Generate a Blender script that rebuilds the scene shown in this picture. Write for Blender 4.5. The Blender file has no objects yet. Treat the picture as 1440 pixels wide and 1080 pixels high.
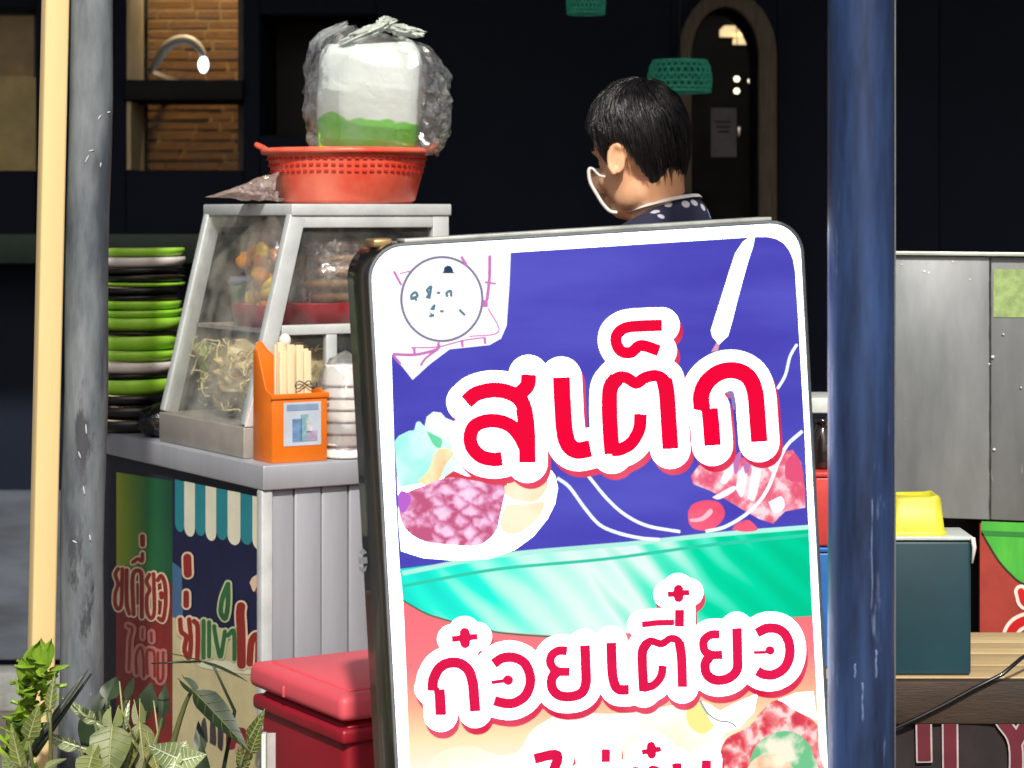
import bpy, bmesh, math, random
import numpy as np
from mathutils import Vector, Matrix, noise
from mathutils.geometry import tessellate_polygon
random.seed(7)
C = bpy.context.scene.collection
SC = bpy.context.scene
V = Vector
# ------------------------------------------------------------------ camera
FPX, CX, CY, EYE = 3248.0, 720.0, 300.0, 1.4
cam = bpy.data.cameras.new('camera'); camo = bpy.data.objects.new('camera', cam); C.objects.link(camo)
camo.location = (0, 0, EYE); camo.rotation_euler = (math.radians(90), 0, 0)
cam.sensor_width = 36; cam.lens = 36 * FPX / 1440; cam.shift_y = -(540 - CY) / 1440
cam.clip_start = 0.05; cam.clip_end = 400
cam.dof.use_dof = True; cam.dof.focus_distance = 3.9; cam.dof.aperture_fstop = 7.0
SC.camera = camo
# ------------------------------------------------------------------ night sky, one street light (sun lamp), exposure
LDIR = V((0.06, -0.76, 0.65)).normalized()          # towards the light
SUN_EL = math.asin(LDIR.z); SUN_AZ = math.atan2(LDIR.x, LDIR.y)
w = bpy.data.worlds.new('World'); SC.world = w; w.use_nodes = True
nt = w.node_tree; bgn = nt.nodes['Background']
sky = nt.nodes.new('ShaderNodeTexSky'); sky.sky_type = 'NISHITA'; sky.sun_disc = False
sky.sun_elevation = SUN_EL; sky.sun_rotation = SUN_AZ; sky.dust_density = 4.0; sky.ozone_density = 0.6; sky.air_density = 0.8
nt.links.new(sky.outputs[0], bgn.inputs[0]); bgn.inputs[1].default_value = 0.085
sl = bpy.data.lights.new('street_light', 'SUN'); slo = bpy.data.objects.new('street_light', sl); C.objects.link(slo)
sl.energy = 4.0; sl.angle = math.radians(1.5); sl.color = (1.0, 0.95, 0.87)
slo.rotation_euler = LDIR.to_track_quat('Z', 'Y').to_euler(); slo.location = (1, -4, 6)
vs = SC.view_settings; vs.view_transform = 'Standard'; vs.look = 'None'; vs.exposure = 0.0; vs.gamma = 1.0
vs.use_curve_mapping = False
SC.cycles.use_denoising = True; SC.cycles.max_bounces = 8; SC.cycles.transparent_max_bounces = 16
SC.cycles.sample_clamp_indirect = 4.0; SC.cycles.caustics_reflective = False; SC.cycles.caustics_refractive = False

# ------------------------------------------------------------------ helpers
def px(x, y, D):
    return V(((x - CX) / FPX * D, D, EYE - (y - CY) / FPX * D))
def pxp(x, y, P0, n):
    d = V(((x - CX) / FPX, 1.0, -(y - CY) / FPX)); o = V((0, 0, EYE))
    return o + d * ((P0 - o).dot(n) / d.dot(n))
def lin(c):
    out = []
    for v in c[:3]:
        v = v / 255.0
        out.append(v / 12.92 if v <= 0.04045 else ((v + 0.055) / 1.055) ** 2.4)
    return tuple(out)
MATS = {}
def M(name, col, rough=0.5, metal=0.0, var=0.12, scale=18, bump=0.0, bscale=60, spec=0.5, emis=None, estr=1.0,
      stretch=(1, 1, 1), col2=None, lo=0.35, hi=0.65, coat=0, trans=0.0, alpha=1.0, sss=0.0, wear=None):
    """procedural principled material; col is sRGB 0-255, broken up by noise"""
    if name in MATS: return MATS[name]
    m = bpy.data.materials.new(name); m.use_nodes = True; t = m.node_tree; b = t.nodes['Principled BSDF']
    L = t.links
    c1 = lin(col)
    c2 = lin(col2) if col2 else tuple(max(0, v * (1 - var * 2)) for v in c1)
    tc = t.nodes.new('ShaderNodeTexCoord'); mp = t.nodes.new('ShaderNodeMapping'); mp.inputs['Scale'].default_value = stretch
    L.new(tc.outputs['Object'], mp.inputs[0])
    n = t.nodes.new('ShaderNodeTexNoise'); n.inputs['Scale'].default_value = scale; n.inputs['Detail'].default_value = 6
    n.inputs['Roughness'].default_value = 0.62
    L.new(mp.outputs[0], n.inputs['Vector'])
    r = t.nodes.new('ShaderNodeValToRGB'); r.color_ramp.elements[0].position = lo; r.color_ramp.elements[1].position = hi
    r.color_ramp.elements[0].color = (*c2, 1); r.color_ramp.elements[1].color = (*c1, 1)
    L.new(n.outputs[0], r.inputs[0]); cout = r.outputs[0]
    for (wc, wsc, wst, wth) in (wear or ()):           # scratches, rust, dirt with a shape of their own
        mp3 = t.nodes.new('ShaderNodeMapping'); mp3.inputs['Scale'].default_value = wst; mp3.inputs['Location'].default_value = (wsc * .13, wsc * .07, 1.3); L.new(tc.outputs['Object'], mp3.inputs[0])
        n3 = t.nodes.new('ShaderNodeTexNoise'); n3.inputs['Scale'].default_value = wsc; n3.inputs['Detail'].default_value = 8; n3.inputs['Roughness'].default_value = .7
        L.new(mp3.outputs[0], n3.inputs['Vector'])
        r3 = t.nodes.new('ShaderNodeMapRange'); r3.inputs[1].default_value = wth; r3.inputs[2].default_value = wth + .05; L.new(n3.outputs[0], r3.inputs[0])
        mx3 = t.nodes.new('ShaderNodeMixRGB'); mx3.inputs[2].default_value = (*lin(wc), 1); L.new(r3.outputs[0], mx3.inputs[0]); L.new(cout, mx3.inputs[1]); cout = mx3.outputs[0]
    L.new(cout, b.inputs['Base Color'])
    b.inputs['Roughness'].default_value = rough; b.inputs['Metallic'].default_value = metal
    b.inputs['Specular IOR Level'].default_value = spec
    b.inputs['Coat Weight'].default_value = coat
    b.inputs['Transmission Weight'].default_value = trans
    b.inputs['Alpha'].default_value = alpha
    if sss: b.inputs['Subsurface Weight'].default_value = sss; b.inputs['Subsurface Scale'].default_value = 0.01
    if bump:
        n2 = t.nodes.new('ShaderNodeTexNoise'); n2.inputs['Scale'].default_value = bscale; n2.inputs['Detail'].default_value = 5
        L.new(mp.outputs[0], n2.inputs['Vector'])
        bp = t.nodes.new('ShaderNodeBump'); bp.inputs['Strength'].default_value = bump; bp.inputs['Distance'].default_value = 0.01
        L.new(n2.outputs[0], bp.inputs['Height']); L.new(bp.outputs[0], b.inputs['Normal'])
    if emis:
        b.inputs['Emission Color'].default_value = (*lin(emis), 1); b.inputs['Emission Strength'].default_value = estr
    MATS[name] = m
    return m
def PRINT(name, col, s=1.0, col2=None, scale=9, stretch=(1, 1, 1), lo=0.35, hi=0.65):
    """backlit print on the light box: the colour itself glows"""
    if name in MATS: return MATS[name]
    m = bpy.data.materials.new(name); m.use_nodes = True; t = m.node_tree; b = t.nodes['Principled BSDF']
    b.inputs['Base Color'].default_value = (0.0, 0.0, 0.0, 1); b.inputs['Roughness'].default_value = 0.4
    b.inputs['Specular IOR Level'].default_value = 0.06
    tc = t.nodes.new('ShaderNodeTexCoord'); mp = t.nodes.new('ShaderNodeMapping'); mp.inputs['Scale'].default_value = stretch
    t.links.new(tc.outputs['Object'], mp.inputs[0])
    n = t.nodes.new('ShaderNodeTexNoise'); n.inputs['Scale'].default_value = scale; n.inputs['Detail'].default_value = 4
    t.links.new(mp.outputs[0], n.inputs['Vector'])
    r = t.nodes.new('ShaderNodeValToRGB'); r.color_ramp.elements[0].position = lo; r.color_ramp.elements[1].position = hi
    c1 = lin(col); c2 = lin(col2) if col2 else tuple(v * 0.9 for v in c1)
    r.color_ramp.elements[0].color = (*c2, 1); r.color_ramp.elements[1].color = (*c1, 1)
    t.links.new(n.outputs[0], r.inputs[0]); t.links.new(r.outputs[0], b.inputs['Emission Color'])
    b.inputs['Emission Strength'].default_value = s
    MATS[name] = m
    return m
def FILM(name, col=(235, 240, 240), clear=0.6, gloss=0.25, rough=0.12, bump=0.0, bscale=40, fres=0.45):
    """thin clear plastic or dusty glass: see-through + milky + shiny"""
    if name in MATS: return MATS[name]
    m = bpy.data.materials.new(name); m.use_nodes = True; t = m.node_tree; L = t.links
    for n in list(t.nodes): t.nodes.remove(n)
    o = t.nodes.new('ShaderNodeOutputMaterial'); tr = t.nodes.new('ShaderNodeBsdfTransparent')
    df = t.nodes.new('ShaderNodeBsdfDiffuse'); tl = t.nodes.new('ShaderNodeBsdfTranslucent'); gl = t.nodes.new('ShaderNodeBsdfGlossy')
    df.inputs[0].default_value = (*lin(col), 1); tl.inputs[0].default_value = (*lin(col), 1)
    gl.inputs['Color'].default_value = (1, 1, 1, 1); gl.inputs['Roughness'].default_value = rough
    md = t.nodes.new('ShaderNodeMixShader'); md.inputs[0].default_value = 0.4
    L.new(df.outputs[0], md.inputs[1]); L.new(tl.outputs[0], md.inputs[2])
    m1 = t.nodes.new('ShaderNodeMixShader'); L.new(md.outputs[0], m1.inputs[1]); L.new(tr.outputs[0], m1.inputs[2])
    tc = t.nodes.new('ShaderNodeTexCoord'); nz = t.nodes.new('ShaderNodeTexNoise'); nz.inputs['Scale'].default_value = bscale * 0.4
    nz.inputs['Detail'].default_value = 4
    L.new(tc.outputs['Object'], nz.inputs['Vector'])
    mr = t.nodes.new('ShaderNodeMapRange'); mr.inputs[1].default_value = 0.3; mr.inputs[2].default_value = 0.7
    mr.inputs[3].default_value = max(0, clear - 0.15); mr.inputs[4].default_value = min(1, clear + 0.15)
    L.new(nz.outputs[0], mr.inputs[0]); L.new(mr.outputs[0], m1.inputs[0])
    fr = t.nodes.new('ShaderNodeFresnel'); fr.inputs[0].default_value = 1.45
    mx = t.nodes.new('ShaderNodeMath'); mx.operation = 'MULTIPLY_ADD'; mx.inputs[1].default_value = fres; mx.inputs[2].default_value = gloss * 0.3
    L.new(fr.outputs[0], mx.inputs[0])
    m2 = t.nodes.new('ShaderNodeMixShader'); L.new(mx.outputs[0], m2.inputs[0]); L.new(m1.outputs[0], m2.inputs[1]); L.new(gl.outputs[0], m2.inputs[2])
    if bump:
        n2 = t.nodes.new('ShaderNodeTexNoise'); n2.inputs['Scale'].default_value = bscale; L.new(tc.outputs['Object'], n2.inputs['Vector'])
        bp = t.nodes.new('ShaderNodeBump'); bp.inputs['Strength'].default_value = bump; bp.inputs['Distance'].default_value = 0.01
        L.new(n2.outputs[0], bp.inputs['Height'])
        for s in (df, gl): L.new(bp.outputs[0], s.inputs['Normal'])
    L.new(m2.outputs[0], o.inputs[0])
    MATS[name] = m
    return m

ORG = {}
def tag(o, label=None, cat=None, group=None, kind=None):
    if label: o['label'] = label
    if cat: o['category'] = cat
    if group: o['group'] = group
    if kind: o['kind'] = kind
    return o
def thing(name, loc, label, cat, group=None):
    o = bpy.data.objects.new(name, None); C.objects.link(o); o.empty_display_size = 0.05
    o.location = loc; ORG[o.name] = V(loc)
    return tag(o, label, cat, group)
class MB:
    def __init__(s): s.v = []; s.f = []
    def add(s, vs, fs):
        k = len(s.v); s.v += [V(p) for p in vs]; s.f += [tuple(i + k for i in f) for f in fs]; return s
    def box(s, c, h, ax=None):
        c = V(c); X, Y, Z = ax if ax else (V((1, 0, 0)), V((0, 1, 0)), V((0, 0, 1)))
        vs = [c + X * (h[0] * i) + Y * (h[1] * j) + Z * (h[2] * k) for i in (-1, 1) for j in (-1, 1) for k in (-1, 1)]
        return s.add(vs, [(0, 1, 3, 2), (4, 6, 7, 5), (0, 4, 5, 1), (2, 3, 7, 6), (0, 2, 6, 4), (1, 5, 7, 3)])
    def hexa(s, b, t):            # bottom 4, top 4 corners
        return s.add(list(b) + list(t), [(3, 2, 1, 0), (4, 5, 6, 7), (0, 1, 5, 4), (1, 2, 6, 5), (2, 3, 7, 6), (3, 0, 4, 7)])
    def bar(s, a, b, w, d, up=V((0, 0, 1))):     # bar from a to b, w across, d along 'up'-ish
        a = V(a); b = V(b); z = (b - a).normalized(); x = z.cross(up)
        if x.length < 1e-4: x = z.cross(V((0, 1, 0)))
        x.normalize(); y = x.cross(z)
        return s.box((a + b) / 2, (w / 2, d / 2, (b - a).length / 2), (x, y, z))
    def tube(s, path, r, n=8, caps=True):
        P = [V(p) for p in path]; R = r if isinstance(r, (list, tuple)) else [r] * len(P)
        k = len(s.v); nrm = None
        for i, p in enumerate(P):
            t = (P[min(i + 1, len(P) - 1)] - P[max(i - 1, 0)]).normalized()
            if nrm is None:
                nrm = t.cross(V((0, 0, 1)))
                if nrm.length < 1e-3: nrm = t.cross(V((0, 1, 0)))
            nrm = (nrm - t * nrm.dot(t)).normalized(); bn = t.cross(nrm)
            for j in range(n):
                a = 2 * math.pi * j / n
                s.v.append(p + (nrm * math.cos(a) + bn * math.sin(a)) * R[i])
        for i in range(len(P) - 1):
            for j in range(n):
                a = k + i * n + j; b = k + i * n + (j + 1) % n
                s.f.append((a, b, b + n, a + n))
        if caps:
            s.f.append(tuple(k + j for j in reversed(range(n)))); s.f.append(tuple(k + (len(P) - 1) * n + j for j in range(n)))
        return s
    def lathe(s, prof, c=(0, 0, 0), n=32, wob=0.0, seed=0):
        k = len(s.v); c = V(c)
        for i, (r, z) in enumerate(prof):
            for j in range(n):
                a = 2 * math.pi * j / n
                rr = r * (1 + (wob * noise.noise(V((math.cos(a) * 2 + seed, math.sin(a) * 2, z * 8))) if wob else 0))
                s.v.append(c + V((rr * math.cos(a), rr * math.sin(a), z)))
        for i in range(len(prof) - 1):
            for j in range(n):
                a = k + i * n + j; b = k + i * n + (j + 1) % n
                s.f.append((a, b, b + n, a + n))
        return s
    def ell(s, c, r, rot=None, nu=16, nv=10):
        k = len(s.v); c = V(c); Rm = rot if rot else Matrix.Identity(3)
        for i in range(nv + 1):
            th = math.pi * i / nv
            for j in range(nu):
                ph = 2 * math.pi * j / nu
                s.v.append(c + Rm @ V((r[0] * math.sin(th) * math.cos(ph), r[1] * math.sin(th) * math.sin(ph), r[2] * math.cos(th))))
        for i in range(nv):
            for j in range(nu):
                a = k + i * nu + j; b = k + i * nu + (j + 1) % nu
                s.f.append((a, a + nu, b + nu, b))
        return s
    def cap(s, a, b, ra, rb, n=14):        # tapered capsule
        a = V(a); b = V(b); z = (b - a).normalized(); x = z.cross(V((0, 1, 0.01))).normalized(); y = z.cross(x)
        k = len(s.v); rows = []
        for i in range(5): t = -math.pi / 2 + math.pi / 2 * i / 4; rows.append((a, ra, t))
        for i in range(5): t = math.pi / 2 * i / 4; rows.append((b, rb, t))
        for (c, r, t) in rows:
            for j in range(n):
                an = 2 * math.pi * j / n
                s.v.append(c + z * (r * math.sin(t)) + (x * math.cos(an) + y * math.sin(an)) * max(r * math.cos(t), 1e-4))
        for i in range(len(rows) - 1):
            for j in range(n):
                p = k + i * n + j; q = k + i * n + (j + 1) % n
                s.f.append((p, q, q + n, p + n))
        return s
    def grid(s, fn, nu, nv, closed=False):
        k = len(s.v)
        for i in range(nv + 1):
            for j in range(nu + (0 if closed else 1)):
                s.v.append(V(fn(j / nu, i / nv)))
        W = nu if closed else nu + 1
        for i in range(nv):
            for j in range(nu):
                a = k + i * W + j; b = k + i * W + (j + 1) % W
                s.f.append((a, b, b + W, a + W))
        return s
    def poly(s, loops3, off=V((0, 0, 0)), thick=None):   # filled planar polygon (with holes); optional thickness vector
        pts = [p + off for l in loops3 for p in l]
        tris = tessellate_polygon([[p for p in l] for l in loops3])
        if thick is None: return s.add(pts, tris)
        n = len(pts); fs = list(tris) + [tuple(i + n for i in reversed(t)) for t in tris]
        k = 0
        for l in loops3:
            m = len(l)
            for i in range(m): fs.append((k + i, k + (i + 1) % m, k + (i + 1) % m + n, k + i + n))
            k += m
        return s.add(pts + [p + thick for p in pts], fs)
    def build(s, name, mat, parent=None, smooth=False, bevel=0.0, base=None, seg=2, recalc=True, **tg):
        me = bpy.data.meshes.new(name)
        if parent is not None: org = ORG[parent.name]
        else: org = V(base) if base is not None else V((0, 0, 0))
        me.from_pydata([tuple(p - org) for p in s.v], [], s.f)
        if recalc:
            bm = bmesh.new(); bm.from_mesh(me); bmesh.ops.recalc_face_normals(bm, faces=bm.faces); bm.to_mesh(me); bm.free()
        o = bpy.data.objects.new(name, me); C.objects.link(o)
        if mat: me.materials.append(mat)
        if parent is not None: o.parent = parent
        else: o.location = org
        ORG[o.name] = org
        if smooth:
            me.shade_smooth()
        if bevel:
            b = o.modifiers.new('bevel', 'BEVEL'); b.width = bevel; b.segments = seg; b.limit_method = 'ANGLE'; b.angle_limit = math.radians(40)
            for p in me.polygons: p.use_smooth = True
        tag(o, **tg)
        return o
def rounded(w, h, r, n=6):
    out = []
    for cx, cy, a0 in ((w - r, h - r, 0), (r, h - r, 90), (r, r, 180), (w - r, r, 270)):
        for i in range(n + 1):
            a = math.radians(a0 + 90 * i / n); out.append((cx + r * math.cos(a), cy + r * math.sin(a)))
    return out
# ---- lettering: thick strokes -> one clean outline (union of strokes, offset on request)
def crom(pts, n=5):
    if len(pts) < 3: return [tuple(p) for p in pts]
    P = [np.array(p, float) for p in pts]; P = [2 * P[0] - P[1]] + P + [2 * P[-1] - P[-2]]; out = []
    for i in range(1, len(P) - 2):
        for k in range(n):
            t = k / n
            out.append(tuple(0.5 * (2 * P[i] + (P[i + 1] - P[i - 1]) * t + (2 * P[i - 1] - 5 * P[i] + 4 * P[i + 1] - P[i + 2]) * t * t
                       + (3 * P[i] - P[i - 1] - 3 * P[i + 1] + P[i + 2]) * t ** 3)))
    out.append(tuple(P[-2]))
    return out
def field(strokes, X, Y, butt=True):
    F = np.full(X.shape, 1e6)
    for st in strokes:
        pts, r = crom(st[0]), st[1]; bt = butt and (len(st) < 3 or st[2])
        D = np.full(X.shape, 1e6)
        if len(pts) == 1:
            D = np.hypot(X - pts[0][0], Y - pts[0][1]) - r
        for i in range(len(pts) - 1):
            (ax, ay), (bx, by) = pts[i], pts[i + 1]; dx, dy = bx - ax, by - ay; l = math.hypot(dx, dy) + 1e-9
            t = ((X - ax) * dx + (Y - ay) * dy) / l; tc = np.clip(t, 0, l)
            d = np.hypot(X - ax - dx * tc / l, Y - ay - dy * tc / l) - r
            D = np.minimum(D, d)
        if bt and len(pts) > 1:
            for (ex, ey), (fx, fy) in ((pts[0], pts[1]), (pts[-1], pts[-2])):
                dx, dy = ex - fx, ey - fy; l = math.hypot(dx, dy) + 1e-9
                a_ = ((X - ex) * dx + (Y - ey) * dy) / l; near = np.hypot(X - ex, Y - ey) < 2.2 * r
                D = np.where(near & (a_ > 0), np.maximum(D, a_), D)
        F = np.minimum(F, D)
    return F
def contours(strokes, extra=0.0, step=1.0, butt=True):
    allp = np.array([p for s in strokes for p in crom(s[0])]); R = max(s[1] for s in strokes) + extra + 3 * step
    x0, y0 = allp.min(0) - R; x1, y1 = allp.max(0) + R
    xs = np.arange(x0, x1 + step, step); ys = np.arange(y0, y1 + step, step)
    X, Y = np.meshgrid(xs, ys); F = field(strokes, X, Y, butt) - extra
    ins = F < 0; segs = {}
    code = ins[:-1, :-1] * 1 + ins[:-1, 1:] * 2 + ins[1:, 1:] * 4 + ins[1:, :-1] * 8
    TB = {1: [(3, 0)], 2: [(0, 1)], 3: [(3, 1)], 4: [(1, 2)], 5: [(3, 0), (1, 2)], 6: [(0, 2)], 7: [(3, 2)], 8: [(2, 3)], 9: [(2, 0)],
          10: [(0, 1), (2, 3)], 11: [(2, 1)], 12: [(1, 3)], 13: [(1, 0)], 14: [(0, 3)]}
    def pt(i, j, e):
        if e == 0: a, b = (i, j), (i, j + 1)
        elif e == 1: a, b = (i, j + 1), (i + 1, j + 1)
        elif e == 2: a, b = (i + 1, j), (i + 1, j + 1)
        else: a, b = (i, j), (i + 1, j)
        return (a, b)
    for i, j in zip(*np.where((code > 0) & (code < 15))):
        for ea, eb in TB[int(code[i, j])]: segs[pt(i, j, ea)] = pt(i, j, eb)
    def xy(k):
        (i, j), (p, q) = k; fa, fb = F[i, j], F[p, q]; t = fa / (fa - fb) if fa != fb else 0.5
        return (xs[j] + (xs[q] - xs[j]) * t, ys[i] + (ys[p] - ys[i]) * t)
    loops = []
    while segs:
        s0 = next(iter(segs)); l = [s0]; c = segs.pop(s0)
        while c != s0 and c in segs: l.append(c); c = segs.pop(c)
        L = [xy(k) for k in l]
        if len(L) > 6: loops.append(rdp(L))
    loops = [l for l in loops if len(l) > 2]
    def area(l): return sum(l[i - 1][0] * l[i][1] - l[i][0] * l[i - 1][1] for i in range(len(l)))
    def inside(p, l):
        c = False
        for i in range(len(l)):
            (x1, y1), (x2, y2) = l[i - 1], l[i]
            if (y1 > p[1]) != (y2 > p[1]) and p[0] < (x2 - x1) * (p[1] - y1) / (y2 - y1) + x1: c = not c
        return c
    if not loops: return []
    big = max(loops, key=lambda l: abs(area(l))); sg_ = area(big) > 0
    groups = [[l] for l in loops if (area(l) > 0) == sg_]
    for h in loops:
        if (area(h) > 0) != sg_:
            c = [g_ for g_ in groups if inside(h[0], g_[0])]
            if c: min(c, key=lambda g_: abs(area(g_[0]))).append(h)
    return groups
def fill(groups, fn, off=V((0, 0, 0))):
    mb = MB()
    for g_ in groups: mb.poly([[fn(x, y) for x, y in l] for l in g_], off=off)
    return mb
def rdp(L, eps=0.22):
    n = len(L); A = np.array(L)
    far = int(np.argmax(((A - A[0]) ** 2).sum(1)))
    def rec(a, b):
        if b - a < 2: return [a]
        p, q = A[a], A[b % n]; d = q - p; l = math.hypot(*d) + 1e-9
        Q = A[a + 1:b]; dist = np.abs((Q[:, 0] - p[0]) * d[1] - (Q[:, 1] - p[1]) * d[0]) / l
        k = int(np.argmax(dist))
        if dist[k] < eps: return [a]
        return rec(a, a + 1 + k) + rec(a + 1 + k, b)
    return [L[i] for i in rec(0, far) + rec(far, n)]
# ================================================================== SETTING
m_ground = M('concrete ground', (120, 112, 102), 0.9, var=0.2, scale=3, bump=0.3, bscale=40)
g = MB().grid(lambda u, v: ((u - .5) * 160, -60 + v * 160, 0), 8, 8)
g.build('ground', m_ground, kind='structure')
WD = 6.6
def wx(x, D=WD): return (x - CX) / FPX * D
def wz(y, D=WD): return EYE - (y - CY) / FPX * D
m_navy = M('navy wall paint', (17, 26, 43), 0.75, var=0.12, scale=2.5, bump=0.06, bscale=90, spec=0.2)
m_black = M('black timber frame', (17, 17, 19), 0.6, var=0.2, spec=0.25)
m_cream = M('cream jamb paint', (214, 196, 150), 0.6, var=0.08)
m_brick = M('thin clay brick', (168, 122, 70), 0.85, var=0.3, scale=9, bump=0.3, bscale=120)
m_mortar = M('pale mortar', (190, 158, 108), 0.95, var=0.15, bump=0.3)
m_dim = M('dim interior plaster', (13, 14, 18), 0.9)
m_shutter = M('grey shutter', (92, 86, 78), 0.7)
m_glass = FILM('window glass', (120, 130, 140), clear=0.995, gloss=0.0, rough=0.03, fres=.12)
# ---- building
bld = thing('dark_building', (0, WD, 0), 'dark navy shop building with windows and arched door behind the stalls', 'building')
cuts = [-900, -60, 50, 177, 342, 365, 530, 945, 1092, 1321, 1700, 2300]
opens = {-60: [(12, 240)], 177: [(-70, 113), (141, 240)], 365: [(20, 190)]}
ztop, zbot = 3.3, 0.0
for a, b in zip(cuts[:-1], cuts[1:]):
    if a == 945: continue
    x0, x1 = wx(a), wx(b)
    zs = [ztop]
    for (t, bt) in opens.get(a, []): zs += [wz(t), wz(bt)]
    zs.append(zbot)
    for i in range(0, len(zs), 2):
        MB().box(((x0 + x1) / 2, WD + .145, (zs[i] + zs[i + 1]) / 2), ((x1 - x0) / 2, .145, (zs[i] - zs[i + 1]) / 2)).build('wall_panel', m_navy, bld, bevel=.004)
def arch(x0, x1, ysp, ytop, ybot, n=16):
    c, h = (x0 + x1) / 2, (x1 - x0) / 2
    p = [(x0, ybot)] + [(c - h * math.cos(math.pi * i / n), ysp - (ysp - ytop) * math.sin(math.pi * i / n)) for i in range(n + 1)] + [(x1, ybot)]
    return p
ain = arch(962, 1068, 78, 10, 960)
outer = [(945, 960), (945, -634), (1092, -634), (1092, 960)]
def wl(p, y): return [V((wx(q[0]), y, wz(q[1]))) for q in p]
pan = MB()
k = len(ain) // 2
# arched panel in two halves so the opening stays simple
left = ain[:k + 1] + [(ain[k][0], -634), (945, -634), (945, 960)]
right = ain[k:] + [(1092, 960), (1092, -634), (ain[k][0], -634)]
for half in (left, right): MB().poly([wl(half, WD)], thick=V((0, .29, 0))).build('wall_panel', m_navy, bld)
m_arch = M('dark oak arch frame', (88, 74, 54), 0.55, var=0.25, scale=12, stretch=(8, 8, 1))
oo = arch(952, 1090, 78, -12, 955); ii = arch(971, 1064, 80, 12, 955)
archf = MB().poly([wl(oo + ii[::-1], WD - .05)], thick=V((0, .045, 0))).build('arch_frame', m_arch, bld, bevel=.006)
MB().poly([wl(arch(963, 1067, 78, 11, 955), WD + .08)]).build('door_glass', m_glass, archf)
m_note = M('grey notice paper', (120, 115, 122), 0.9, var=0.12, scale=30)
MB().box((wx(1021), WD + .072, wz(185)), (.037, .001, .071)).build('door_notice', m_note, archf)
lines = MB()
for i in range(3): lines.box((wx(1019 + i), WD + .0695, wz(170 + i * 7)), (.024 - i * .004, .0006, .0032))
lines.build('notice_lettering', M('faded ink', (70, 68, 76), .9), archf)
MB().box((wx(1042), WD + .065, wz(184)), (.006, .012, .016)).build('door_lock', M('brushed steel', (210, 208, 200), .25, metal=1), archf, bevel=.003)
# window one: pale blinds behind glass, given a faint glow of their own
m_blind = M('pale roller blind', (200, 178, 122), 0.85, var=0.18, scale=5, emis=(120, 104, 66), estr=0.35)
MB().box((wx(-5), WD + .26, wz(170)), (.115, .004, .16)).build('blind', m_blind, bld)
MB().box((wx(-20), WD + .25, wz(50)), (.095, .004, .1)).build('blind', M('tan blind slat', (176, 150, 106), .85, emis=(100, 82, 54), estr=0.3), bld)
MB().box((wx(38), WD + .24, wz(55)), (.03, .004, .095)).build('shutter', m_shutter, bld)
MB().box((wx(-5), WD + .1, wz(126)), (.111, .002, .231)).build('window_glass', m_glass, bld)
# window two: jamb, shutter strip, mullions, brick room
for (t, b) in opens[177]:
    wj = MB().box((wx(177) + .006, WD + .15, (wz(t) + wz(b)) / 2), (.006, .139, (wz(t) - wz(b)) / 2 - .003)).build('window_jamb', m_cream, bld)
    MB().box((wx(332), WD + .24, (wz(t) + wz(b)) / 2), (.021, .02, (wz(t) - wz(b)) / 2 - .003)).build('shutter', m_shutter, wj)
    MB().box((wx(260), WD + .21, (wz(t) + wz(b)) / 2), (.15, .0015, (wz(t) - wz(b)) / 2 - .004)).build('window_glass', m_glass, wj)
    s = MB(); s.box((wx(205, 6.87), WD + .27, (wz(t) + wz(b)) / 2), (.006, .008, (wz(t) - wz(b)) / 2 - .003))
    s.build('window_frame', m_black, bld)
MB().box((wx(260), WD - .012, wz(127)), (.168, .012, .0285)).build('mullion', m_black, bld, bevel=.003)
BD = 7.7
bw = MB().box((wx(240, BD), BD + .07, wz(110, BD)), (.62, .05, .46)).build('brick_wall', m_mortar, bld)
pitch = 14.2 / FPX * BD; bh = pitch * .68
bm_ = bpy.data.meshes.new('brick'); bx = MB().box((0, 0, 0), (.5, .5, .5)); bx_v = bx.v
variants = []
for q in range(4):
    mm = MB(); rnd = random.Random(q)
    pts = [V((p.x, p.y, p.z)) + V((rnd.uniform(-.02, .02), rnd.uniform(-.12, .12), rnd.uniform(-.09, .09))) for p in bx_v]
    me = bpy.data.meshes.new('brick'); me.from_pydata([tuple(p) for p in pts], [], bx.f); me.materials.append(m_brick); variants.append(me)
row = 0; z = wz(262, BD)
while z < wz(-20, BD):
    x = wx(150, BD) - random.uniform(0, .1)
    while x < wx(372, BD):
        l = random.uniform(.07, .19)
        o = bpy.data.objects.new('brick', random.choice(variants)); C.objects.link(o); o.parent = bw
        o.location = V((x + l / 2, BD + .018 + random.uniform(-.006, .006), z)) - ORG[bld.name]; o.scale = (l - .008, .022, bh * random.uniform(.85, 1.12))
        x += l
    z += pitch
# rooms behind the wall
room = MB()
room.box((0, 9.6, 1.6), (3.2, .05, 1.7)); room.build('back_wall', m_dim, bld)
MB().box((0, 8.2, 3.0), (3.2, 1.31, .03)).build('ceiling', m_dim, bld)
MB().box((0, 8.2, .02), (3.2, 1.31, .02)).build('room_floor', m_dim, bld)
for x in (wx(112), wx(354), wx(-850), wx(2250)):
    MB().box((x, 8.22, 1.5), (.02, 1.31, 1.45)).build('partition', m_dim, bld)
MB().box((wx(448), 7.0, wz(100)), (.16, .012, .2)).build('dark_board', M('dark stained board', (26, 22, 19), .6, var=.2), bld)
MB().box((wx(482), 6.96, wz(40)), (.1, .006, .032)).build('frame_rail', M('dull brown rail', (58, 48, 38), .6), bld)
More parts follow.
